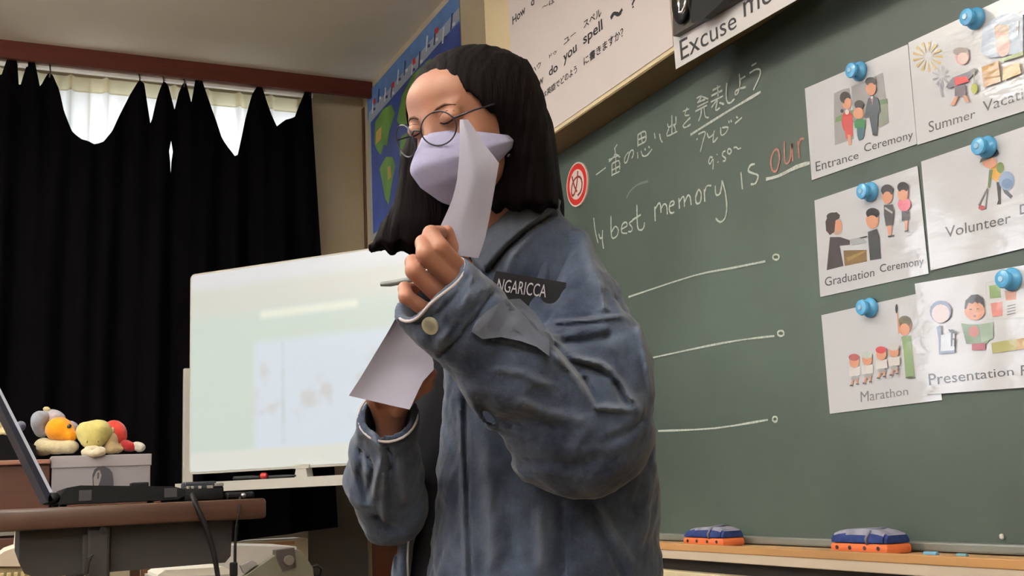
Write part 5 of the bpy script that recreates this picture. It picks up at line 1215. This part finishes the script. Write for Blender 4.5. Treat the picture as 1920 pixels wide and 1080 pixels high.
for s in (-1, 1):
    b.tube([hw(s*.062,-.046,.022), hw(s*.070,-.038,.008), hw(s*.071,-.03,.0)], .0014, n=6); b.tube([hw(s*.056,-.070,.022), hw(s*.064,-.060,.008), hw(s*.068,-.04,.0)], .0014, n=6)
build_split(b, 'ear_loop', m_mask, mk, True)
# ---- glasses
m_gl = mat('black_glasses_frame', srgb(26, 26, 40), 0.3, 0.5)
gl = MB(); gy = -.009
for s in (-1, 1):
    pts = [hw(s*.0305+.0228*math.cos(a), gy+.0215*math.sin(a), .121-abs(s*.0305+.0228*math.cos(a))*.38+ .0) for a in [2*math.pi*i/36 for i in range(37)]]
    gl.tube(pts, .0011, n=6, cap=False)
    gl.tube([hw(s*.0530, gy+.006, .101), hw(s*.070, gy+.008, .075), hw(s*.0775, gy+.010, .0)], .0013, n=6)
gl.tube([hw(-.0082,gy+.004,.118), hw(0,gy+.008,.121), hw(.0082,gy+.004,.118)], .0014, n=6)
g_o = gl.build('glasses', m_gl, person, True)
m_lens = mat('clear_lens', (1,1,1,1), 0.05, 0.2, alpha=0.012)
for s in (-1, 1):
    b = MB(); pts = [hw(s*.0305+.0225*math.cos(a), gy+.0212*math.sin(a), .121-abs(s*.0305+.0225*math.cos(a))*.38) for a in [2*math.pi*i/30 for i in range(30)]]
    b.flat(pts); b.build('lens', m_lens, g_o)
# ---- brows and lashes
bvh_h = None
def face_pt(x, y, off):
    lo_, hi_ = .05, .14
    for _ in range(24):
        mid = (lo_+hi_)/2; v_ = head_sdf((HC+HR@np.array([x, y, mid]))[None])[0]
        if v_ < 0: lo_ = mid
        else: hi_ = mid
    return hw(x, y, lo_+off)
m_brow = mat('brow_hair', srgb(92, 66, 56), 0.9, 0.1); m_lash = mat('lash_dark', srgb(28, 18, 18), 0.8, 0.1)
b = MB()
for s in (-1, 1): b.tube([face_pt(s*x, y, .0004) for x, y in [(.014,.0135),(.022,.018),(.032,.019),(.044,.014)]], [.0012,.0019,.0018,.0007], n=6)
build_split(b, 'eyebrow', m_brow, person, True)
b = MB()
for s in (-1, 1):
    b.tube([face_pt(s*x, y, .0006) for x, y in [(.017,-.0015),(.023,-.0042),(.031,-.0052),(.039,-.0035),(.047,.001)]], [.0006,.0011,.0013,.0012,.0007], n=6)
    b.tube([face_pt(s*x, y, .0001) for x, y in [(.019,.0065),(.026,.0095),(.034,.010),(.043,.007)]], .0005, n=5)
build_split(b, 'eyelash', m_lash, person, True)
# ---- hair
rows_n = [(120,880,985,1.54,.05),(180,898,1012,1.545,.060),(240,908,1028,1.545,.066),(300,900,1038,1.55,.066),(350,895,1045,1.555,.062),(388,895,1048,1.555,.058),(397,898,1048,1.56,.04)]
rows_f = [(230,772,830,1.60,.03),(300,750,840,1.60,.032),(340,747,850,1.60,.034),(380,738,860,1.60,.036),(420,718,880,1.60,.038),(455,694,880,1.60,.034),(474,688,870,1.60,.02)]
def hair(p):
    q = (p-HC) @ HR
    d = s_ell(q, (0, .010, -.016), (.087, .085, .108))
    win = np.sqrt((q[...,0]/.066)**2 + ((q[...,1]+.022)/.086)**2)-1
    win = smax(win*.066, .020-q[...,2]*1.0-.0*q[...,1], .012)
    d = smax(d, -win, .008)
    d = smax(d, -.072-q[...,1], .02)                    # lower edge of the cap, the falls take over
    pw = p + np.stack([0*p[...,0], .0035*np.sin(p[...,0]*210)+.003*fnoise(p*np.array([1,.1,1]), 120, 2.0), 0*p[...,0]], -1); nr = sect(pw, rows_n, 2.3); nr = smax(nr, -win+.0, .006); d = smin(d, nr, .02)
    fr = sect(pw, rows_f, 2.2); d = smin(d, fr, .012)
    bk = s_cap(p, K(960,250,1.62), K(985,400,1.66), .062, .06); d = smin(d, bk, .02)
    x = p[...,0]*300+12*fnoise(p*np.array([1,.3,1]), 14, 0.5)
    return d + .0005*np.sin(x) + .0004*np.sin(x*2.3+1) + .0006*fnoise(p*np.array([1,.25,1]), 90, 4.0)
V, Fc = nets(hair, K(660,500,1.80), K(1085,60,1.33)*np.array([1,1,1])+np.array([0,.08,0]), .0027)
m_hair = mat('dark_brown_hair', srgb(9, 5, 6), 0.75, 0.07, (60, 0.35, (1,1,0.05)), (170, 0.8, 0.002), bst=(1,1,0.06))
obj('hair', cam2w(V), Fc, m_hair, person, True)
# ================================================================ papers and pen
m_sheet = mat('handout_paper', srgb(154, 152, 170), 0.8, 0.2)
def sheet(left, right, dep, name, lab, n=10, m_=14):
    """left/right: edge polylines from top to bottom"""
    def rs(pl, t):
        pl = np.array(pl, float); s_ = np.r_[0, np.cumsum(np.hypot(*np.diff(pl, axis=0).T))]; s_ /= s_[-1]
        return np.array([np.interp(t, s_, pl[:,0]), np.interp(t, s_, pl[:,1])])
    V = []
    for j in range(m_+1):
        for i in range(n+1):
            t = j/m_; u = i/n; p = rs(left, t)*(1-u)+rs(right, t)*u; V.append(P(p[0], p[1], dep(u, t)))
    Fs = [[j*(n+1)+i, j*(n+1)+i+1, (j+1)*(n+1)+i+1, (j+1)*(n+1)+i] for j in range(m_) for i in range(n)]
    V2 = [v+_n(v-CAM)*.0007 for v in V]; N = len(V)
    rg = [i for i in range(n+1)] + [j*(n+1)+n for j in range(1, m_+1)] + [m_*(n+1)+i for i in range(n-1, -1, -1)] + [j*(n+1) for j in range(m_-1, 0, -1)]
    b = MB(); b.add(V+V2, Fs+[[N+i for i in f][::-1] for f in Fs]+[[rg[i], rg[(i+1) % len(rg)], N+rg[(i+1) % len(rg)], N+rg[i]] for i in range(len(rg))])
    o = b.build(name, m_sheet); smooth_by_angle(o, 50); return tag(o, lab, 'paper', 'papers in the hands')
sheet([(862,224),(862,250),(861,295),(856,345),(846,380),(824,428),(836,452),(848,478)], [(877,224),(893,246),(912,276),(936,304),(928,350),(919,402),(909,450),(897,484)],
      lambda u, t: 1.368 + .012*abs(u-.42) - .006*math.sin(t*5) + .010*(1-t), 'paper_sheet', 'folded pale lavender-white paper held upright in front of the face by the raised hand')
sheet([(748,585),(728,622),(700,668),(676,708),(654,742)], [(775,585),(800,635),(816,690),(792,716),(768,768)],
      lambda u, t: 1.442 + .012*math.sin(u*3.0+t) - .012*(1-t) + .012*t*(1-u), 'paper_sheet', 'creased grey-white paper hanging below the cuff, pointing left, in the lower hand')
b = MB(); b.tube([P(714,533,1.385), P(732,532,1.382), P(772,524,1.366), P(800,512,1.352)], [.0026, .0036, .0036, .0036], n=12); o = b.build('pen', mat('grey_pen', srgb(96, 100, 100), 0.4)); smooth_by_angle(o)
tag(o, 'slim grey pen sticking out left from the raised fist', 'pen')
